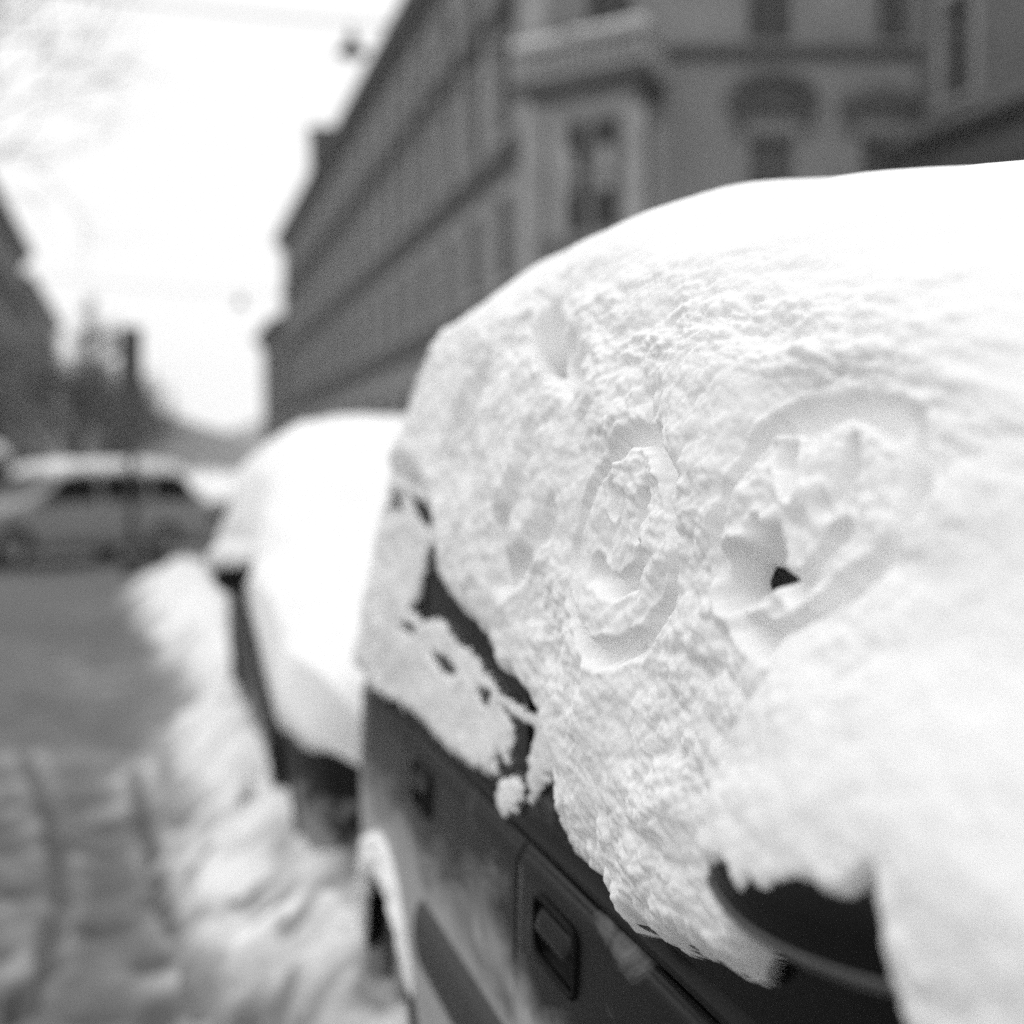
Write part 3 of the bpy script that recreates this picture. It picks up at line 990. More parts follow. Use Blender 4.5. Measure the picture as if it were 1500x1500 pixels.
    # --- finger drawings: (points, half width, depth 0..1)
    strokes = [
        ([(0.937, 1.475), (1.033, 1.467), (1.063, 1.436), (1.077, 1.399), (1.087, 1.366), (1.081, 1.334), (1.046, 1.305), (1.002, 1.289), (0.953, 1.288), (0.907, 1.305), (0.861, 1.328), (0.821, 1.357), (0.797, 1.383), (0.795, 1.408), (0.811, 1.437), (0.833, 1.458), (0.872, 1.476), (0.915, 1.483), (0.937, 1.475)], 0.0085, 0.58),
        ([(0.993, 1.445), (0.975, 1.425), (0.963, 1.409)], 0.0080, 0.62),
        ([(0.89, 1.443), (0.888, 1.425), (0.89, 1.413)], 0.0080, 0.58),
        ([(0.913, 1.402), (0.876, 1.396), (0.875, 1.38)], 0.010, 0.20),
        ([(1.02, 1.372), (0.998, 1.35), (0.959, 1.337), (0.93, 1.336), (0.907, 1.351), (0.89, 1.368), (0.872, 1.378)], 0.0085, 0.66),
        ([(0.985, 1.347), (1.05, 1.329)], 0.018, 1.6),
        ([(1.296, 1.471), (1.366, 1.453), (1.433, 1.42), (1.461, 1.381), (1.478, 1.334), (1.471, 1.291), (1.425, 1.253), (1.363, 1.235), (1.288, 1.24), (1.217, 1.267), (1.175, 1.304), (1.162, 1.345), (1.181, 1.385), (1.212, 1.426), (1.255, 1.457), (1.296, 1.471)], 0.0095, 0.60),
        ([(1.325, 1.505), (1.298, 1.481), (1.302, 1.465)], 0.022, 0.30),
        ([(1.372, 1.41), (1.357, 1.39)], 0.0085, 0.62),
        ([(1.275, 1.398), (1.274, 1.373)], 0.0085, 0.62),
        ([(1.40, 1.321), (1.361, 1.307), (1.318, 1.306), (1.272, 1.323), (1.259, 1.343)], 0.0095, 0.66),
        ([(2.058, 1.558), (2.119, 1.531), (2.226, 1.499), (2.25, 1.452), (2.236, 1.41)], 0.030, 0.85),
        ([(1.80, 1.62), (1.70, 1.580), (1.60, 1.540)], 0.026, 0.60),
        ([(1.72, 1.588), (1.83, 1.632)], 0.018, 1.6),
        ([(1.715, 1.457), (1.722, 1.412), (1.771, 1.361), (1.769, 1.293)], 0.022, 0.45),
        ([(1.586, 1.366), (1.662, 1.324), (1.748, 1.286)], 0.02, 0.45),
    ]
    def about(pts, c, k, dy=0.0):
        return [(c[0] + (p[0] - c[0]) * k + dy, c[1] + (p[1] - c[1]) * k) for p in pts]
    strokes = [(about(p, (0.94, 1.385), 0.90, 0.012) if max(q[0] for q in p) < 1.1 else (about(p, (1.315, 1.355), 0.93, 0.01) if max(q[0] for q in p) < 1.5 else p), w_, d_) for p, w_, d_ in strokes]
    wob_y = Y + 0.007 * perlin(Y * 22, Zc * 22, 141) + 0.0018 * perlin(Y * 80, Zc * 80, 142)
    wob_z = Zc + 0.007 * perlin(Y * 22, Zc * 22, 143) + 0.0018 * perlin(Y * 80, Zc * 80, 144)
    groove = np.zeros(Y.shape)
    berm = np.zeros(Y.shape)
    for pts, hwid, dep in strokes:
        py = [p[0] for p in pts]
        pz = [p[1] for p in pts]
        s_ = (Y > min(py) - 0.12) & (Y < max(py) + 0.12) & (Zc > min(pz) - 0.12) & (Zc < max(pz) + 0.12)
        d = seg_dist(wob_y[s_], wob_z[s_], pts) / hwid
        g = dep * (0.70 * np.exp(-(d / 0.85) ** 2.0) + 0.30 * np.exp(-(d / 2.0) ** 2)) * (0.92 + 0.35 * perlin(Y[s_] * 9, Zc[s_] * 14, 151) + 0.25 * perlin(Y[s_] * 40, Zc[s_] * 60, 152))
        groove[s_] = np.maximum(groove[s_], g) if dep != 0.55 else np.maximum(groove[s_], 0) + g
        berm[s_] = np.maximum(berm[s_], np.exp(-((d - 1.7) / 0.45) ** 2) * dep)
    for _ in range(2):
        gp = np.pad(groove, 1, 'edge')
        groove = (gp[1:-1, 1:-1] * 2 + gp[:-2, 1:-1] + gp[2:, 1:-1] + gp[1:-1, :-2] + gp[1:-1, 2:]) / 6
    groove = np.minimum(groove, 1.25)
    # --- lumps
    n_u, n_v = Y * 0.66, Zc + (T > 0.6) * 0 + np.maximum(T - 0.5, 0) * 0.9
    rough = sstep(0.72, 0.55, T) * (0.55 + 0.45 * sstep(0.75, 1.0, Y)) * sstep(-0.1, 0.5, Y)
    topm = 0.10 + 0.90 * rough
    wx = n_u + 0.005 * perlin(n_u * 14, n_v * 14, 201)
    wy = n_v + 0.005 * perlin(n_u * 14, n_v * 14, 202)
    patchy = 0.55 + 0.75 * sstep(-0.35, 0.5, fbm(n_u * 6, n_v * 6, 210, 3))
    lumps = (0.010 * fbm(n_u * 4.5, n_v * 5.5, 220, 2) * (0.5 + 0.5 * topm)
             + topm * patchy * (0.0062 * (clump(wx * 20, wy * 23, 221) - 0.6)
                                + 0.0044 * (clump(wx * 46, wy * 50, 222) - 0.6)
                                + 0.0022 * (clump(wx * 110, wy * 118, 223) - 0.6)
                                + 0.0009 * fbm(wx * 160, wy * 170, 224, 2)))
    lumps += 0.003 * rough * fbm(n_u * 16, n_v * 16, 230, 4)
    lumps += 0.006 * berm
    dirv = snowP - hullP
    thick = np.linalg.norm(dirv, axis=-1)
    nrm = grid_normals(snowP)
    Fall = F
    # snow heaped over the folded mirror: a bulge with a steep rear end
    bul = sstep(0.972, 0.930, Y + 0.25 * np.maximum(Zc - 1.17, 0) + 0.008 * perlin(Zc * 30, Y * 8, 240)) * sstep(1.40, 1.20, Zc) * sstep(0.2, 0.55, Y)
    dirv[..., 0] -= 0.050 * bul
    P = hullP + dirv * (Fall * (1 - groove))[..., None] + nrm * (lumps * np.clip(F * 2.2, 0, 1) * (1 - 0.25 * np.clip(groove, 0, 1)) * sstep(1.12, 0.8, groove))[..., None]
    # let the lower lip bulge and droop over the sill a little
    alive = F > 0.0
    keep = alive[:-1, :-1] | alive[1:, 1:]
    keep = (alive[:-1, :-1].astype(int) + alive[1:, :-1] + alive[:-1, 1:] + alive[1:, 1:]) >= 3
    near = grid_mesh('snow_cover', P, keep)
    o = obj('snow_cover', near, M['snow'], None, (CX, 0, 0))
    tag(o, 'thick white snow blanket on the nearest car with two smiling faces drawn by finger', 'snow')
    # the far half of the blanket, a part of it
    ysf = np.linspace(-0.69, 3.58, 170)
    tf = np.linspace(0, 1, 50)
    Yf, Tf = np.meshgrid(ysf, tf, indexing='ij')
    Gf = ghs(Yf)
    fx, fz = h1.upper(Yf, Tf, SNOW_IN, SNOW_FR, Gf, h1.belt(Yf) + 0.02)
    Pf = np.stack([fx, Yf, fz], -1)
    Pf += grid_normals(Pf) * (0.010 * fbm(Yf * 4.5, (fz + np.maximum(Tf - 0.5, 0) * 0.9) * 5.5, 220, 2) * 0.55 - (Tf < 0.02) * 0.03)[..., None]
    Pf[..., 0] *= -1
    obj('far_side_snow', grid_mesh('far_side_snow', Pf), M['snow'], o)
    return P

snowP = snow_blanket()

# ---- snow clinging to the rear wheel arch of the near car
def arch_snow():
    a = np.linspace(R(8), R(150), 90)
    q = np.linspace(-1, 1, 24)
    A, Q = np.meshgrid(a, q, indexing='ij')
    k = np.sin((A - a[0]) / (a[-1] - a[0]) * math.pi) ** 0.5
    r = 0.352 + Q * 0.045 * k + 0.012 * perlin(A * 6, Q, 3) * k
    y = 2.86 + r * np.cos(A)
    z = 0.30 + r * np.sin(A)
    bulge = (0.030 + 0.012 * perlin(A * 8, Q * 2, 4)) * np.sqrt(np.clip(1 - Q ** 2, 0, 1)) * k
    x = CX - h1.hw(y) - 0.010 - bulge
    P = np.stack([x, y, z], -1)
    o = obj('arch_snow', grid_mesh('arch_snow', P), M['snow_far'])
    tag(o, 'strip of snow clinging over the rear wheel arch of the nearest car', 'snow')
arch_snow()

# ------------------------------------------------------------------ snow on a generic car
def car_snow(hull, label, loc, rz, dy, t0=0.0, thick=0.12, side=0.04, group=None, seed=1, y0=None, y1=None, ny=110, nt=60, mat='snow_far', droop=None):
    a, b = (hull.ys[0] if y0 is None else y0), (hull.ys[-1] if y1 is None else y1)
    ys, t = np.linspace(a, b, ny), np.linspace(t0, 1, nt)
    Y, T = np.meshgrid(ys, t, indexing='ij')
    x, z = hull.upper(Y, T)
    P = np.stack([x, Y, z], -1)
    n = grid_normals(P)
    e = np.clip(np.minimum((Y - a), (b - Y)) / 0.10, 0, 1)
    e = np.sqrt(1 - (1 - e) ** 2) * np.sqrt(1 - (1 - np.clip((T - t0) / 0.10, 0, 1)) ** 2)
    up = np.clip(n[..., 2], 0, 1)
    th = (side + (thick - side) * up ** 0.7) * e
    P = P + n * (th + e * (0.028 * fbm(Y * 2.2, (T + seed) * 3, seed, 3) + 0.012 * (puff(Y * 7, T * 9, seed) - 0.6) + 0.006 * (puff(Y * 18, T * 24, seed + 2) - 0.6)))[..., None]
    if droop is not None:
        # the cover hangs down over the wing and door sides
        nd = 14
        Yd = np.broadcast_to(ys[:, None], (ny, nd))
        dz = np.interp(ys, droop[0], droop[1])
        dz = dz + 0.05 * perlin(ys * 2.5, ys * 0, seed) + 0.03 * perlin(ys * 7, ys * 0, seed + 1)
        s_ = np.linspace(1, 0, nd, endpoint=False)[None, :]
        fz = np.clip(s_ * np.maximum(dz, 0.02)[:, None] / (hull.belt(Yd) - hull.sill), 0, 0.95)
        xd, zd = hull.side(Yd, fz)
        out = 0.055 * np.sqrt(np.clip(1 - s_ ** 2, 0, 1)) * np.sqrt(np.clip(np.minimum(Yd - a, b - Yd) / 0.1, 0, 1))
        P = P[:, 6:]
        P = np.concatenate([np.stack([xd - out - 0.002, Yd, zd], -1), P], 1)
    Q = P[:, ::-1].copy()
    Q[..., 0] *= -1
    P = np.concatenate([P, Q[:, 1:]], 1)
    o = obj('snow_cover', grid_mesh('snow_cover', P), M[mat], None, loc, rz)
    tag(o, label, 'snow', group)
    return o

def saloon(L=4.2, hwid=0.86, belt=0.93, top=1.46, bonnet=1.05, roof0=1.75, roof1=3.3, tail=3.95, boot=0.0):
    """profile of an ordinary car, nose at y = 0"""
    ys = [0, 0.03, 0.10, 0.30, bonnet - 0.1, bonnet + 0.05, roof0, roof0 + 0.35, (roof0 + roof1) / 2, roof1, tail, tail + 0.06, L - 0.06, L]
    g = top - belt
    hw = [hwid * 0.6, hwid * 0.78, hwid * 0.9, hwid * 0.97] + [hwid] * 7 + [hwid * 0.985, hwid * 0.88, hwid * 0.65]
    bl = [0.5, 0.62, 0.70, 0.76, belt - 0.03, belt - 0.01, belt, belt, belt, belt, belt, belt - 0.01, belt - 0.12, 0.55]
    gh = [0, 0.02, 0.03, 0.05, 0.06, 0.08, g * 0.88, g * 0.98, g, g * 0.95, g * boot + 0.08, 0.05, 0.02, 0]
    return Hull(ys, hw, bl, gh, lean=1.0, ins=[0.02, 0.035, 0.055, 0.09, 0.145, 0.22, 0.33, 0.48])

# ---- the second parked car, just behind the near one
h2 = saloon(L=4.1, hwid=0.85, belt=0.95, top=1.50, bonnet=1.0, roof0=1.85, roof1=3.3, tail=3.9)
P2 = (1.26, 3.98, 0)
make_car('parked_car', 'dark grey parked car behind the nearest one, bonnet and roof deep in snow', h2, M['grey_paint'], P2,
         front_wheel=0.78, rear_wheel=3.25, doors=(1.25, 2.25, 3.1), win=((1.2, 2.2, 1.75, 2.2), (2.3, 3.15, 2.3, 3.0)),
         handles=((2.02, 2.18, 0.84, 0.90),), screen=(1.1, 1.8), hatch=(3.4, 3.85), moulding=(0.52, 0.62, ((1.28, 2.23), (2.27, 3.0))),
         mirror=((-0.89, 1.44, 1.02), (-1.04, 1.42, 1.03), 0.12, 0.10))
car_snow(h2, 'smooth thick snow covering the bonnet, windscreen and roof of the second parked car', P2, 0, 0, 0.0, 0.16, 0.065, seed=3, mat='snow', droop=([0, 0.2, 0.5, 0.9, 1.3, 1.7, 4.1], [0.02, 0.10, 0.17, 0.17, 0.05, 0.0, 0.0]))
o = MB()
o.tube([(-0.875, 1.44, 1.10), (-0.93, 1.435, 1.115), (-1.0, 1.425, 1.115), (-1.055, 1.42, 1.10)], [0.03, 0.055, 0.055, 0.025], 12)
o = o.build('mirror_snow', M['snow_far'], None, True, P2)
tag(o, 'small heap of snow on the door mirror of the second parked car', 'snow')

# ---- vehicles at the junction
hw_ = saloon(L=4.5, hwid=0.86, belt=0.92, top=1.47, bonnet=1.0, roof0=1.75, roof1=3.95, tail=4.35)
def far_car(hull, label, paint, loc, rz, snow_label, win, doors, fw, rw, sy, nt0=0.62):
    make_car('crossing_car' if 'crossing' in label else 'parked_car', label, hull, paint, loc, rz, fw, rw, doors=doors, win=win, screen=(1.08, 1.7), hatch=(hull.ys[-1] - 0.6, hull.ys[-1] - 0.2),
             mirror=((-0.88, 1.4, 1.0), (-1.02, 1.38, 1.0), 0.11, 0.09), trim=False)
    car_snow(hull, snow_label, loc, rz, 0, nt0, 0.13, 0.02, seed=int(loc[1] * 10), y0=sy[0], y1=sy[1], ny=60, nt=26)
far_car(hw_, 'light grey estate car crossing the junction side on, left of the traffic light pole', M['silver_paint'], (-3.1, 22.6, 0), R(-53.9),
        'snow layer on the roof of the light grey estate car at the junction', ((1.15, 2.3, 1.75, 2.3), (2.38, 3.2, 2.38, 3.2), (3.28, 4.15, 3.28, 3.95)), (1.2, 2.34, 3.24), 0.82, 3.5, (1.7, 4.15))
h4 = saloon(L=4.0, hwid=0.84, belt=0.93, top=1.46, bonnet=1.0, roof0=1.75, roof1=3.1, tail=3.75)
far_car(h4, 'dark car with a snowy bonnet parked behind the light grey estate car', M['dark_paint'], (0.95, 29.7, 0), R(-80),
        'snow on the bonnet and roof of the dark car behind the light grey estate car', ((1.15, 2.2, 1.75, 2.2), (2.28, 3.2, 2.28, 3.0)), (1.2, 2.24, 3.05), 0.78, 3.15, (0.1, 3.6), 0.45)
h5 = saloon(L=4.6, hwid=0.9, belt=1.15, top=1.85, bonnet=0.75, roof0=1.35, roof1=4.35, tail=4.5)
far_car(h5, 'dark van with a snowy roof waiting at the far left edge of the junction', M['dark_paint'], (-6.9, 27.2, 0), R(-75),
        'thick snow slab on the roof of the dark van at the left', ((0.9, 1.9, 1.3, 1.9), (2.0, 3.2, 2.0, 3.2)), (1.0, 2.0, 3.2), 0.75, 3.7, (1.2, 4.5))

# ------------------------------------------------------------------ buildings
class Wall:
    """a facade: u runs along the wall, w outward, z up; openings are cut and lined with reveals"""
    def __init__(self, parent, p0, p1, out):
        self.parent = parent
        self.p0 = Vector((p0[0], p0[1]))
        d = Vector((p1[0] - p0[0], p1[1] - p0[1]))
        self.L = d.length
        self.u = d / self.L
        n = Vector((self.u.y, -self.u.x))
        self.n = n if n.dot(Vector(out)) > 0 else -n
        self.flip = (self.u.x * self.n.y - self.u.y * self.n.x) > 0
    def at(self, u, w, z):
        p = self.p0 + self.u * u + self.n * w
        return (p.x, p.y, z)
    def wall(self, name, mat, z0, z1, holes, depth=0.28, u0=0.0, u1=None):
        u1 = self.L if u1 is None else u1
        us = sorted(set([u0, u1] + [h[0] for h in holes] + [h[1] for h in holes]))
        zs = sorted(set([z0, z1] + [h[2] for h in holes] + [h[3] for h in holes]))
        mb = MB()
        def quad(a, b, c, d):
            mb.add([self.at(*a), self.at(*b), self.at(*c), self.at(*d)], [(0, 1, 2, 3) if not self.flip else (3, 2, 1, 0)])
        for i in range(len(us) - 1):
            for j in range(len(zs) - 1):
                cu, cz = (us[i] + us[i + 1]) / 2, (zs[j] + zs[j + 1]) / 2
                if any(h[0] < cu < h[1] and h[2] < cz < h[3] for h in holes):
                    continue
                quad((us[i], 0, zs[j]), (us[i + 1], 0, zs[j]), (us[i + 1], 0, zs[j + 1]), (us[i], 0, zs[j + 1]))
        for (a, b, c, d) in holes:
            quad((a, 0, c), (a, -depth, c), (a, -depth, d), (a, 0, d))
            quad((b, -depth, c), (b, 0, c), (b, 0, d), (b, -depth, d))
            quad((a, -depth, d), (b, -depth, d), (b, 0, d), (a, 0, d))
            quad((a, 0, c), (b, 0, c), (b, -depth, c), (a, -depth, c))
        return mb.build(name, mat, self.parent)
    def bar(self, mb, u0, u1, w0, w1, z0, z1):
        v = [self.at(u, w, z) for z in (z0, z1) for (u, w) in ((u0, w0), (u1, w0), (u1, w1), (u0, w1))]
        return mb.add(v, [(0, 3, 2, 1), (4, 5, 6, 7), (0, 1, 5, 4), (1, 2, 6, 5), (2, 3, 7, 6), (3, 0, 4, 7)])
    def band(self, name, mat, z0, z1, prof, u0=0.0, u1=None):
        """moulding: prof is a list of (w, fraction of height)"""
        u1 = self.L if u1 is None else u1
        mb = MB()
        pts = [(0.001, z0)] + [(w, z0 + f * (z1 - z0)) for w, f in prof] + [(0.001, z1)]
        n = len(pts)
        v = [self.at(u0, w, z) for w, z in pts] + [self.at(u1, w, z) for w, z in pts]
        mb.add(v, [tuple(range(n)), tuple(range(n, 2 * n))] + [(i, i + 1, n + i + 1, n + i) for i in range(n - 1)])
        return mb.build(name, mat, self.parent)

WIN_CACHE = {}
def window(wall, u, z0, w, h, depth=0.26, style='plain', mat_s='stone'):
    """one window: frame (part), pane and surround (sub-parts); meshes shared between alike windows"""
    key = (round(w, 2), round(h, 2), style)
    if key not in WIN_CACHE:
        f = MB()
        t = 0.07
        f.box(-w / 2, -w / 2 + t, -0.03, 0.03, 0, h).box(w / 2 - t, w / 2, -0.03, 0.03, 0, h)
        f.box(-w / 2 + t, w / 2 - t, -0.03, 0.03, 0, t).box(-w / 2 + t, w / 2 - t, -0.03, 0.03, h - t, h)
        f.box(-0.035, 0.035, -0.04, 0.04, t, h - t).box(-w / 2 + t, -0.035, -0.03, 0.03, h * 0.68, h * 0.68 + 0.06).box(0.035, w / 2 - t, -0.03, 0.03, h * 0.68, h * 0.68 + 0.06)
        pn = MB().box(-w / 2 + 0.02, w / 2 - 0.02, 0.0, 0.012, 0.02, h - 0.02)
        sr = MB()
        s_ = 0.17
        sr.box(-w / 2 - s_, -w / 2, -0.06, 0.04, 0, h).box(w / 2, w / 2 + s_, -0.06, 0.04, 0, h)
        sr.box(-w / 2 - s_ - 0.08, w / 2 + s_ + 0.08, -0.16, 0.04, -0.14, -0.002)
        sr.box(-w / 2 - s_, w / 2 + s_, -0.08, 0.04, h + 0.002, h + 0.2)
        hd = None
        if style in ('hood', 'arch'):
            hd = MB()
            hw2 = w / 2 + 0.52
            hd.box(-hw2, hw2, -0.34, 0.03, h + 0.52, h + 0.68)
            hd.box(-hw2 + 0.1, hw2 - 0.1, -0.2, 0.03, h + 0.38, h + 0.518)
            for sg in (-1, 1):
                hd.prism_y([(sg * (w / 2 + 0.12), h + 0.375), (sg * (w / 2 + 0.36), h + 0.375), (sg * (w / 2 + 0.33), h - 0.05), (sg * (w / 2 + 0.15), h - 0.12)][::sg], -0.18, 0.03)
            if style == 'arch':
                pts = [(hw2 * math.cos(a), h + 0.682 + 0.62 * math.sin(a)) for a in np.linspace(0, math.pi, 15)]
                inner = [(0.80 * hw2 * math.cos(a), h + 0.684 + 0.44 * math.sin(a)) for a in np.linspace(0, math.pi, 15)]
                for i in range(14):
                    hd.prism_y([pts[i], pts[i + 1], inner[i + 1], inner[i]], -0.32, 0.03)
                hd.prism_y([(-hw2 * 0.8, h + 0.684)] + inner[::-1][1:-1] + [(hw2 * 0.8, h + 0.684)], -0.10, 0.03)
            else:
                hd.prism_y([(-hw2, h + 0.682), (hw2, h + 0.682), (0, h + 1.02)], -0.28, 0.03)
        WIN_CACHE[key] = [f.mesh('window'), pn.mesh('pane'), sr.mesh('window_surround'), hd.mesh('window_hood') if hd else None]
    mf, mp, ms, mh = WIN_CACHE[key]
    ang = math.atan2(wall.n.x, -wall.n.y)          # local -y faces outward
    pos = wall.at(u, -depth + 0.06, z0)
    fr = obj('window', mf, M['wframe'], wall.parent, pos, ang)
    obj('pane', mp, M['pane'], fr)
    sr = obj('window_surround', ms, M[mat_s], fr, (0, -depth + 0.055, 0))
    if mh:
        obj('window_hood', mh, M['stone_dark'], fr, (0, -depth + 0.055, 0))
    return fr

CORN = [(0.10, 0.08), (0.14, 0.22), (0.30, 0.34), (0.34, 0.5), (0.60, 0.62), (0.66, 0.84), (0.72, 0.98)]
BAND = [(0.10, 0.15), (0.12, 0.4), (0.24, 0.6), (0.28, 0.95)]

# ---- the corner house on the right: long street front (A), front to the junction (B), oriel at the corner
cb = empty('apartment_building', (8.2, 32, 0))
tag(cb, 'long grey apartment house with heavy cornice and corner oriel right of the street', 'building')
class Off(Wall):
    """walls under an Empty that stands at (ox, oy): subtract its place"""
    def __init__(self, parent, p0, p1, out):
        ox, oy = parent.location.x, parent.location.y
        super().__init__(parent, (p0[0] - ox, p0[1] - oy), (p1[0] - ox, p1[1] - oy), out)
A = Off(cb, (8.2, 32), (8.2, 92), (-1, 0))
holes, wins = [], []
nb = 18
pitch = 60 / nb
for k in range(nb):
    u = pitch * (k + 0.5)
    for (z0, w, h, st) in ((1.3, 1.8, 2.9, 'plain'), (5.9, 1.45, 2.0, 'plain'), (9.3, 1.45, 2.3, 'hood'), (12.55, 1.4, 1.75, 'plain')):
        holes.append((u - w / 2, u + w / 2, z0, z0 + h))
        wins.append((u, z0, w, h, st))
A.wall('wall', M['stucco'], 0, 15.4, holes, 0.16)
for w_ in wins:
    window(A, *w_[:4], depth=0.14, style=w_[4])
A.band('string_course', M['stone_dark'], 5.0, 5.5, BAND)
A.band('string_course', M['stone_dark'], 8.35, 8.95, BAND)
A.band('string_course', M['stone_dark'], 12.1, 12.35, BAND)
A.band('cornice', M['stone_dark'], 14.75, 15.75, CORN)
for k in range(nb + 1):
    u = pitch * k
    mb = MB()
    A.bar(mb, max(0, u - 0.22), min(60, u + 0.22), 0.002, 0.13, 8.96, 14.74)
    mb.build('pilaster', M['stone'], cb)
# B front, nearly square to the view
B0, B1 = (8.2, 32), (8.2 + 8.8 * 0.9708, 32 - 8.8 * 0.24)
Bw = Off(cb, B0, B1, (0, -1))
holes, wins = [], []
for (u, z0, w, h, st) in ((1.9, 11.0, 1.0, 2.2, 'plain'), (5.5, 11.0, 1.0, 2.2, 'plain'), (8.28, 11.0, 0.8, 2.2, 'plain'),
                          (5.55, 6.8, 1.0, 2.2, 'arch'), (8.05, 6.8, 1.0, 2.2, 'hood'), (5.55, 1.3, 1.3, 2.8, 'plain'), (2.0, 1.3, 1.3, 2.8, 'plain'), (7.8, 1.3, 1.2, 2.8, 'plain')):
    holes.append((u - w / 2, u + w / 2, z0, z0 + h))
    wins.append((u, z0, w, h, st))
Bw.wall('wall', M['stucco'], 0, 15.4, holes)
for w_ in wins:
    window(Bw, *w_[:4], style=w_[4], mat_s='stucco')
Bw.band('string_course', M['stone_dark'], 10.58, 10.88, BAND, 2.95)
Bw.band('string_course', M['stone_dark'], 5.0, 5.5, BAND)
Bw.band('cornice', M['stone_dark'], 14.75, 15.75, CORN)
mb = MB()
Bw.bar(mb, -0.05, 0.5, 0.002, 0.16, 5.6, 14.7)
mb.build('quoin', M['stone'], cb)
# roof: a dark pitched roof behind both cornices
ox, oy = 8.2, 32
def rp(x, y, z): return (x - ox, y - oy, z)
rf = MB()
ridge = 18.4
rf.add([rp(7.75, 31.6, 15.76), rp(7.75, 92, 15.76), rp(13, 92, ridge), rp(13, 36, ridge), rp(16.7, 29.4, 15.76), rp(17.5, 34, ridge), rp(22, 92, 15.76), rp(22, 34, 15.76)],
       [(0, 1, 2, 3), (4, 0, 3, 5), (3, 2, 6, 7), (3, 7, 5)])
roof_o = rf.build('roof', M['roof'], cb)
for (cx_, cy_, w_, h_) in ((8.75, 75.5, 1.4, 18.7), (10.5, 60, 1.2, 18.4), (10.5, 46, 1.2, 18.4)):
    mb = MB().box(cx_ - ox - w_ / 2, cx_ - ox + w_ / 2, cy_ - oy - w_ / 2, cy_ - oy + w_ / 2, 15.8, h_).box(cx_ - ox - w_ / 2 - 0.1, cx_ - ox + w_ / 2 + 0.1, cy_ - oy - w_ / 2 - 0.1, cy_ - oy + w_ / 2 + 0.1, h_ + 0.002, h_ + 0.2)
    mb.build('chimney', M['stone_dark'], roof_o)
mb = MB().box(0.05, 9, 59.9, 60.0, 0, 15.6).build('end_wall', M['stucco_dark'], cb)

# oriel
def pb(u, w):
    p = Bw.at(u, w, 0)
    return (p[0], p[1])
OA, OB, OC = (0.05, 0.02), (2.35, 1.75), (2.95, 0.02)
def inset(k):
    c = ((OA[0] + OB[0] + OC[0]) / 3, 0.0)
    return [pb(c[0] + (p[0] - c[0]) * k, max(0.012, p[1] * k)) for p in (OA, OB, OC)]
MB().prism(inset(1.0), 5.6, 6.55).build('oriel_base', M['stucco_dark'], cb)
MB().prism(inset(0.97), 9.15, 9.55).build('oriel_lintel', M['stucco'], cb)
mb = MB()
mb.prism(inset(1.06), 9.55, 9.70).prism(inset(1.16), 9.702, 9.82).prism(inset(1.24), 9.822, 10.02)
mb.build('oriel_cornice', M['stone_dark'], cb)
MB().prism(inset(1.0), 10.022, 10.06).build('balcony_floor', M['stone'], cb)
corners = inset(0.97)
for (x_, y_) in corners + [((corners[0][0] * 0.72 + corners[1][0] * 0.28), (corners[0][1] * 0.72 + corners[1][1] * 0.28))]:
    MB().prism([(x_ - 0.17, y_ - 0.17), (x_ + 0.17, y_ - 0.17), (x_ + 0.17, y_ + 0.17), (x_ - 0.17, y_ + 0.17)], 6.552, 9.148).build('oriel_post', M['stone'], cb)
# glazing of the oriel faces
for (i, j) in ((0, 1), (1, 2)):
    a, b = Vector(inset(0.92)[i]), Vector(inset(0.92)[j])
    d = (b - a)
    nrm = Vector((d.y, -d.x)).normalized()
    if nrm.y > 0: nrm = -nrm
    def slab(t0, t1, z0, z1, w0, w1):
        pts = [a + d * t0 + nrm * w0, a + d * t1 + nrm * w0, a + d * t1 + nrm * w1, a + d * t0 + nrm * w1]
        return MB().prism([(p.x, p.y) for p in pts], z0, z1)
    fr = MB()
    for t0 in ((0.30, 0.60, 0.90) if i == 0 else (0.1, 0.9)):
        q = slab(t0 - 0.022, t0 + 0.022, 6.56, 9.14, -0.02, 0.07)
        fr.add(q.v, q.f)
    for z_ in (6.56, 7.86, 9.02):
        q = slab(0.08, 0.94, z_, z_ + 0.10, -0.018, 0.068)
        fr.add(q.v, q.f)
    wf = fr.build('window', M['wframe'], cb)
    slab(0.04, 0.97, 6.57, 9.13, -0.06, -0.03).build('pane', M['pane'], wf)
    if i == 0:
        for (t0, t1) in ((0.33, 0.42), (0.66, 0.80)):
            slab(t0, t1, 7.55, 8.45, -0.026, -0.012).build('curtain', M['curtain'], wf)
# balustrade: a rail, a plinth and turned balusters
bal = MB().prism(inset(1.20), 10.075, 10.16)
bl = bal.build('balustrade', M['stone'], cb)
pts = inset(1.17)
bm = MB().lathe_z([(0.05, 0), (0.05, 0.06), (0.03, 0.1), (0.075, 0.25), (0.035, 0.45), (0.05, 0.52), (0.05, 0.58)], 8).mesh('baluster')
for (i, j, n_) in ((0, 1, 15), (1, 2, 8)):
    for k in range(n_ + 1):
        t = k / n_
        if i == 1 and k == 0: continue
        x_, y_ = pts[i][0] + (pts[j][0] - pts[i][0]) * t, pts[i][1] + (pts[j][1] - pts[i][1]) * t
        obj('baluster', bm, M['stone'], bl, (x_, y_, 10.162))
    a, b = Vector(pts[i]), Vector(pts[j])
    d = (b - a).normalized()
    nn = Vector((d.y, -d.x)) * 0.10
    MB().prism([tuple(a + nn), tuple(b + nn), tuple(b - nn), tuple(a - nn)], 10.742 + 0.003 * i, 10.88).build('rail', M['stone'], bl)
    MB().prism([tuple(a + nn * 0.9), tuple(b + nn * 0.9), tuple(b - nn * 0.9), tuple(a - nn * 0.9)], 10.883 + 0.003 * i, 10.97).build('rail_snow', M['snow_far'], bl)

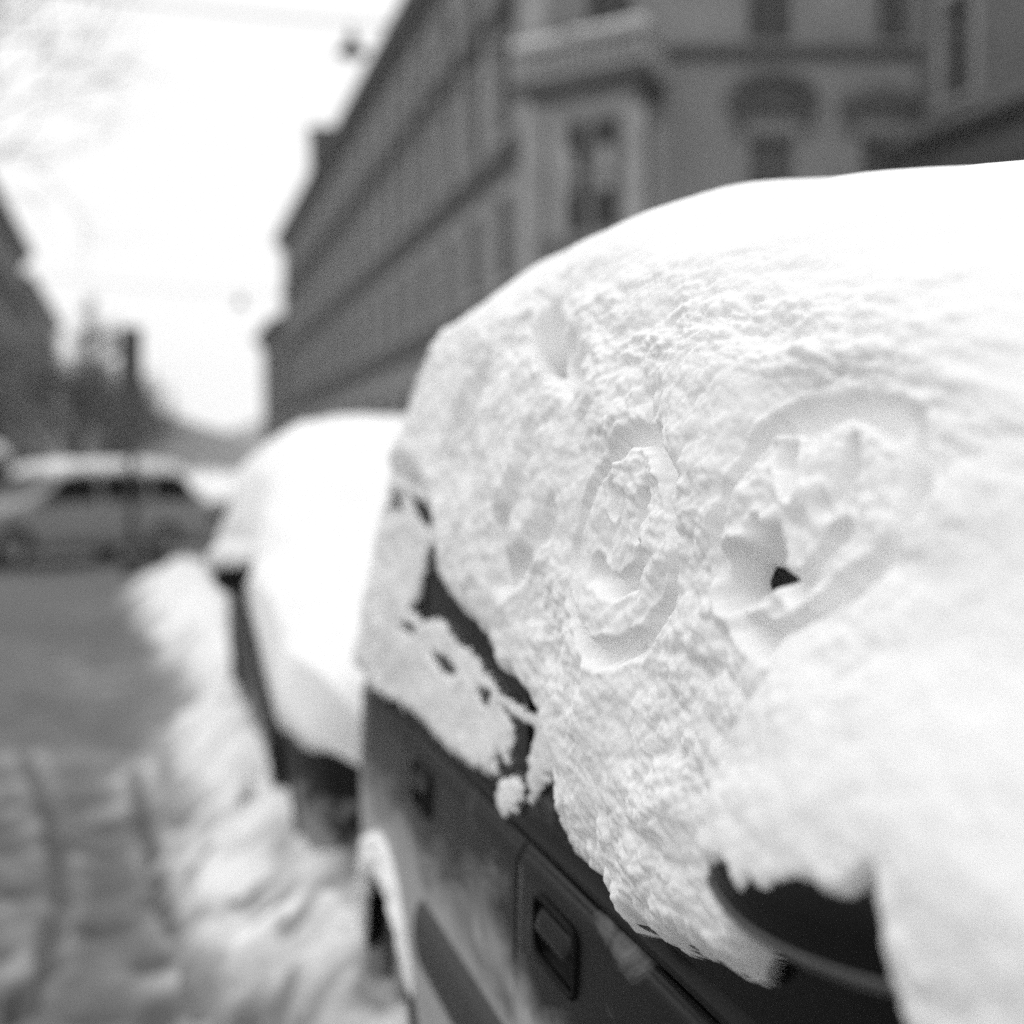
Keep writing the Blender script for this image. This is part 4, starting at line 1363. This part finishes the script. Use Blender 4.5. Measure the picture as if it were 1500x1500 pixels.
# ---- the wing on the far right, coming towards the junction
cc = empty('corner_shop_building', (16.7, 30, 0))
tag(cc, 'grey plastered house at the right edge with framed window above a dark awning', 'building')
Cw = Off(cc, (B1[0], B1[1] + 0.2), (B1[0] + 1.2, 10), (-1, 0))
holes, wins = [], []
for k in range(5):
    u = 1.75 + 3.6 * k
    for (z0, w, h) in ((9.4, 1.15, 2.2), (13.0, 1.15, 2.0)):
        holes.append((u - w / 2, u + w / 2, z0, z0 + h))
        wins.append((u, z0, w, h))
    holes.append((u - 1.0, u + 1.0, 0.6, 4.2))
    wins.append((u, 0.6, 2.0, 3.6))
Cw.wall('wall', M['stucco_dark'], 0, 17, holes)
for w_ in wins:
    window(Cw, *w_, style='plain', mat_s='stone')
Cw.band('cornice', M['stone_dark'], 16.4, 17.3, CORN)
MB().add([Cw.at(0, 0, 17.0), Cw.at(Cw.L, 0, 17.0), Cw.at(Cw.L, -9, 19), Cw.at(0, -9, 19)], [(0, 1, 2, 3)]).build('roof', M['roof'], cc)
MB().add([Cw.at(0.01, -0.01, 0), Cw.at(0.01, -9, 0), Cw.at(0.01, -9, 19), Cw.at(0.01, -0.01, 17.0)], [(0, 1, 2, 3)]).build('end_wall', M['stucco_dark'], cc)
aw = MB()
z_a, z_b = 8.55, 7.75
v = [Cw.at(0.1, 0.0, z_a), Cw.at(12, 0.0, z_a), Cw.at(12, 1.1, z_b), Cw.at(0.1, 1.1, z_b), Cw.at(0.1, 1.1, z_b - 0.45), Cw.at(12, 1.1, z_b - 0.45), Cw.at(0.1, 0.0, z_a - 0.06), Cw.at(12, 0.0, z_a - 0.06)]
aw.add(v, [(0, 1, 2, 3), (3, 2, 5, 4), (6, 7, 1, 0), (7, 6, 4, 5)])
aw_o = aw.build('awning', M['awning'], cc)
e_ = MB()
Cw.bar(e_, 0.1, 12, 0.002, 0.9, z_a + 0.05, z_a + 0.24)
e_.build('awning_box', M['stucco_dark'], aw_o)

# ---- lower house beyond the long front
dd = empty('distant_house', (8.2, 92, 0))
tag(dd, 'lower grey house beyond the end of the long apartment house', 'building')
Dw = Off(dd, (8.0, 92.1), (8.0, 108), (-1, 0))
holes, wins = [], []
for k in range(5):
    for z0 in (1.4, 4.7, 7.7):
        u = 1.6 + 3.1 * k
        holes.append((u - 0.55, u + 0.55, z0, z0 + 1.9))
        wins.append((u, z0, 1.1, 1.9))
Dw.wall('wall', M['stucco_dark'], 0, 10.5, holes)
for w_ in wins:
    window(Dw, *w_)
Dw.band('cornice', M['stone_dark'], 10.2, 11.0, CORN)
MB().prism_y([(-0.7, 11.002), (10, 11.002), (4.6, 13.4)], 0.1, 16).build('roof', M['roof'], dd)
MB().box(0.0, 9.6, 15.9, 16.0, 0, 11).build('end_wall', M['stucco_dark'], dd)

# ---- houses along the left side of the street
def row_house(y0, y1, h, label, mat, seed):
    e = empty('street_house', (-7.6, y0, 0))
    tag(e, label, 'building', None)
    w = Off(e, (-7.6, y0), (-7.6, y1), (1, 0))
    rnd = random.Random(seed)
    n = int((y1 - y0) / 3.3)
    holes, wins = [], []
    fl = int((h - 2.0) / 3.6)
    for k in range(n):
        u = (k + 0.5) * (y1 - y0) / n
        for f in range(fl + 1):
            z0 = 1.2 if f == 0 else 1.5 + 3.6 * f
            hh = 2.1
            if z0 + hh > h - 1.2: continue
            holes.append((u - 0.55, u + 0.55, z0, z0 + hh))
            wins.append((u, z0, 1.1, hh))
    w.wall('wall', M[mat], 0, h, holes)
    for q in wins:
        window(w, *q, style='hood' if 8 < q[1] < 10 else 'plain')
    w.band('string_course', M['stone_dark'], 4.3, 4.7, BAND)
    w.band('cornice', M['stone_dark'], h - 0.7, h + 0.15, CORN)
    MB().prism_y([(-11, h + 0.16), (0.6, h + 0.16), (-5, h + 3.2)], 0, y1 - y0).build('roof', M['roof'], e)
    MB().box(-10.5, -0.01, 0.0, 0.12, 0, h).build('end_wall', M[mat], e)
    MB().box(-10.5, -0.01, y1 - y0 - 0.12, y1 - y0, 0, h).build('end_wall', M[mat], e)
    return e
row_house(60, 96, 14.8, 'dark house front at the left edge beyond the junction', 'stucco_dark', 3)
row_house(96.1, 128, 13.4, 'lower dark house behind the one at the left edge', 'stucco_dark', 4)

# ------------------------------------------------------------------ far hills at the end of the street
def hill(name, label, x0, x1, y, top, seed, depth=120):
    xs = np.linspace(x0, x1, 90)
    ys = np.linspace(y, y + depth, 16)
    X, Y = np.meshgrid(xs, ys, indexing='ij')
    t = (X - x0) / (x1 - x0)
    s_ = (Y - y) / depth
    env = np.sin(np.clip(t, 0, 1) * math.pi) ** 0.6
    Z = top * env * np.sin(np.clip(0.08 + s_ * 1.2, 0, 1) * math.pi / 2) * (1 + 0.10 * fbm(X * 0.02, Y * 0.02, seed, 3)) + 1.2 * puff(X * 0.25, Y * 0.25, seed) - 1
    o = obj(name, grid_mesh(name, np.stack([X, Y, Z], -1)), M['hill'])
    tag(o, kind='structure')
hill('hill', None, -80, 31, 300, 18, 5, 60)
hill('hill', None, 5, 260, 620, 36, 6, 150)
hill('hill', None, -400, 60, 700, 30, 7, 150)

# ------------------------------------------------------------------ trees
def tree(name, label, loc, height, spread, seed, levels=5, twig=0.006, trunk_r=0.16, group=None, first=0.28):
    rnd = random.Random(seed)
    root = empty(name, loc)
    tag(root, label, 'tree', group)
    tr, cr = MB(), MB()
    def grow(p, d, L, r, lv):
        mb = tr if lv <= 1 else cr
        n = 4 if lv < 2 else 3
        pts, rad = [p], [r]
        q, dd_ = p.copy(), d.copy()
        for i in range(n):
            dd_ = (dd_ + Vector((rnd.gauss(0, 0.13), rnd.gauss(0, 0.13), rnd.gauss(0.04, 0.08)))).normalized()
            q = q + dd_ * (L / n)
            pts.append(q.copy())
            rad.append(r * (1 - 0.55 * (i + 1) / n))
        mb.tube(pts, rad, 8 if lv == 0 else (5 if lv < 3 else 3), cap=False)
        if lv >= levels:
            return
        kids = (7, 6, 5, 4, 4, 3)[lv]
        for k in range(kids):
            t = rnd.uniform(0.35 if lv else 0.5, 1.0)
            i = min(int(t * n), n - 1)
            b = pts[i].lerp(pts[i + 1], t * n - i)
            ax = dd_.orthogonal().normalized()
            ang = rnd.uniform(0, 2 * math.pi)
            side = ax * math.cos(ang) + dd_.cross(ax) * math.sin(ang)
            nd = (dd_ * rnd.uniform(0.5, 1.0) + side * spread * rnd.uniform(0.5, 1.1) + Vector((0, 0, 0.12))).normalized()
            grow(b, nd, L * rnd.uniform(0.52, 0.74), max(r * 0.5, twig), lv + 1)
    grow(Vector((0, 0, -0.05)), Vector((0, 0, 1)), height * first * 1.5, trunk_r, 0)
    tr.build('trunk', M['bark'], root, True)
    cr.build('crown', M['twig'], root, True)
    return root

tree('street_tree', 'bare frosted tree with branches hanging into the upper left corner', (-3.9, 17.5, 0), 11.6, 0.8, 11, levels=5, twig=0.007, trunk_r=0.17)
tree('street_tree', 'bushy bare tree behind the traffic light pole at the left', (-1.9, 38, 0), 6.4, 0.7, 21, levels=5, twig=0.016, trunk_r=0.16)
tree('street_tree', 'bare tree at the left edge in front of the dark house', (-3.2, 39.5, 0), 7.0, 0.75, 33, levels=5, twig=0.016, trunk_r=0.18)
tree('street_tree', 'smaller bare tree left of the distant hill', (-1.5, 52, 0), 5.6, 0.8, 45, levels=5, twig=0.016, trunk_r=0.14)

# ------------------------------------------------------------------ traffic light, lamps and wires
tl = empty('traffic_light', (-0.24, 20.4, 0))
tag(tl, 'dark traffic light on a slim pole in front of the estate car', 'traffic light')
MB().tube([(0, 0, -0.02), (0, 0, 3.25)], 0.055, 12).lathe_z([(0.14, 0), (0.14, 0.12), (0.06, 0.18)], 12).build('pole', M['iron'], tl, True)
hd = MB().box(-0.15, 0.15, -0.13, 0.10, 2.45, 3.35).build('signal_head', M['iron'], tl)
for z_ in (2.62, 2.90, 3.18):
    MB().tube([(0, -0.131, z_), (0, -0.15, z_)], 0.10, 16).build('lens', M['tail'], hd)
    vz = MB()
    n_ = 9
    arc = [(0.115 * math.cos(a), z_ + 0.115 * math.sin(a)) for a in np.linspace(R(-10), R(190), n_)]
    vz.add([(x_, -0.132, z2) for x_, z2 in arc] + [(x_, -0.27, z2) for x_, z2 in arc], [(i, i + 1, n_ + i + 1, n_ + i) for i in range(n_ - 1)])
    vz.build('visor', M['iron'], hd)

def span_lamp(x, y, z, label, x0=-7.5, x1=8.2, sc=1.0):
    e = empty('hanging_street_lamp', (x, y, z))
    tag(e, label, 'street lamp', 'lamps hung on wires over the street')
    w = MB()
    pts = []
    for t in np.linspace(0, 1, 25):
        xx = x0 + (x1 - x0) * t
        pts.append((xx - x, 0, 0.35 * sc + 0.02 * (xx - x) ** 2 * 0.4))
    w.tube(pts, 0.018, 5)
    w.build('span_wire', M['iron'], e)
    MB().tube([(0, 0, 0.34 * sc), (0, 0, 0.12 * sc)], 0.02, 8).build('hanger', M['iron'], e)
    MB().lathe_z([(0.001, 0.16 * sc), (0.10 * sc, 0.15 * sc), (0.13 * sc, 0.02 * sc), (0.24 * sc, -0.10 * sc), (0.25 * sc, -0.13 * sc), (0.12 * sc, -0.12 * sc), (0.001, -0.12 * sc)], 18).build('lamp_shade', M['iron'], e, True)
    MB().lathe_z([(0.14 * sc, -0.121 * sc), (0.12 * sc, -0.20 * sc), (0.001, -0.24 * sc)], 16).build('lamp_bulb', M['lamp_glass'], e, True)
span_lamp(3.05, 22.6, 7.95, 'nearest lamp hanging on a wire against the white sky')
span_lamp(3.4, 57, 7.9, 'farther lamp hanging on a wire, small and low above the street end')

# ------------------------------------------------------------------ winter haze
hz = MB().box(-402, 402, -42, 1004, -1.5, 62).build('haze', None)
tag(hz, 'thin pale winter haze filling the street air', 'haze', kind='stuff')
hm = bpy.data.materials.new('haze')
hm.use_nodes = True
hn = hm.node_tree.nodes
for n in list(hn):
    hn.remove(n)
ho = hn.new('ShaderNodeOutputMaterial')
hv = hn.new('ShaderNodeVolumePrincipled')
hv.inputs['Color'].default_value = (0.98, 0.98, 0.98, 1)
hv.inputs['Density'].default_value = 0.0007
hm.node_tree.links.new(hv.outputs[0], ho.inputs['Volume'])
hz.data.materials.append(hm)
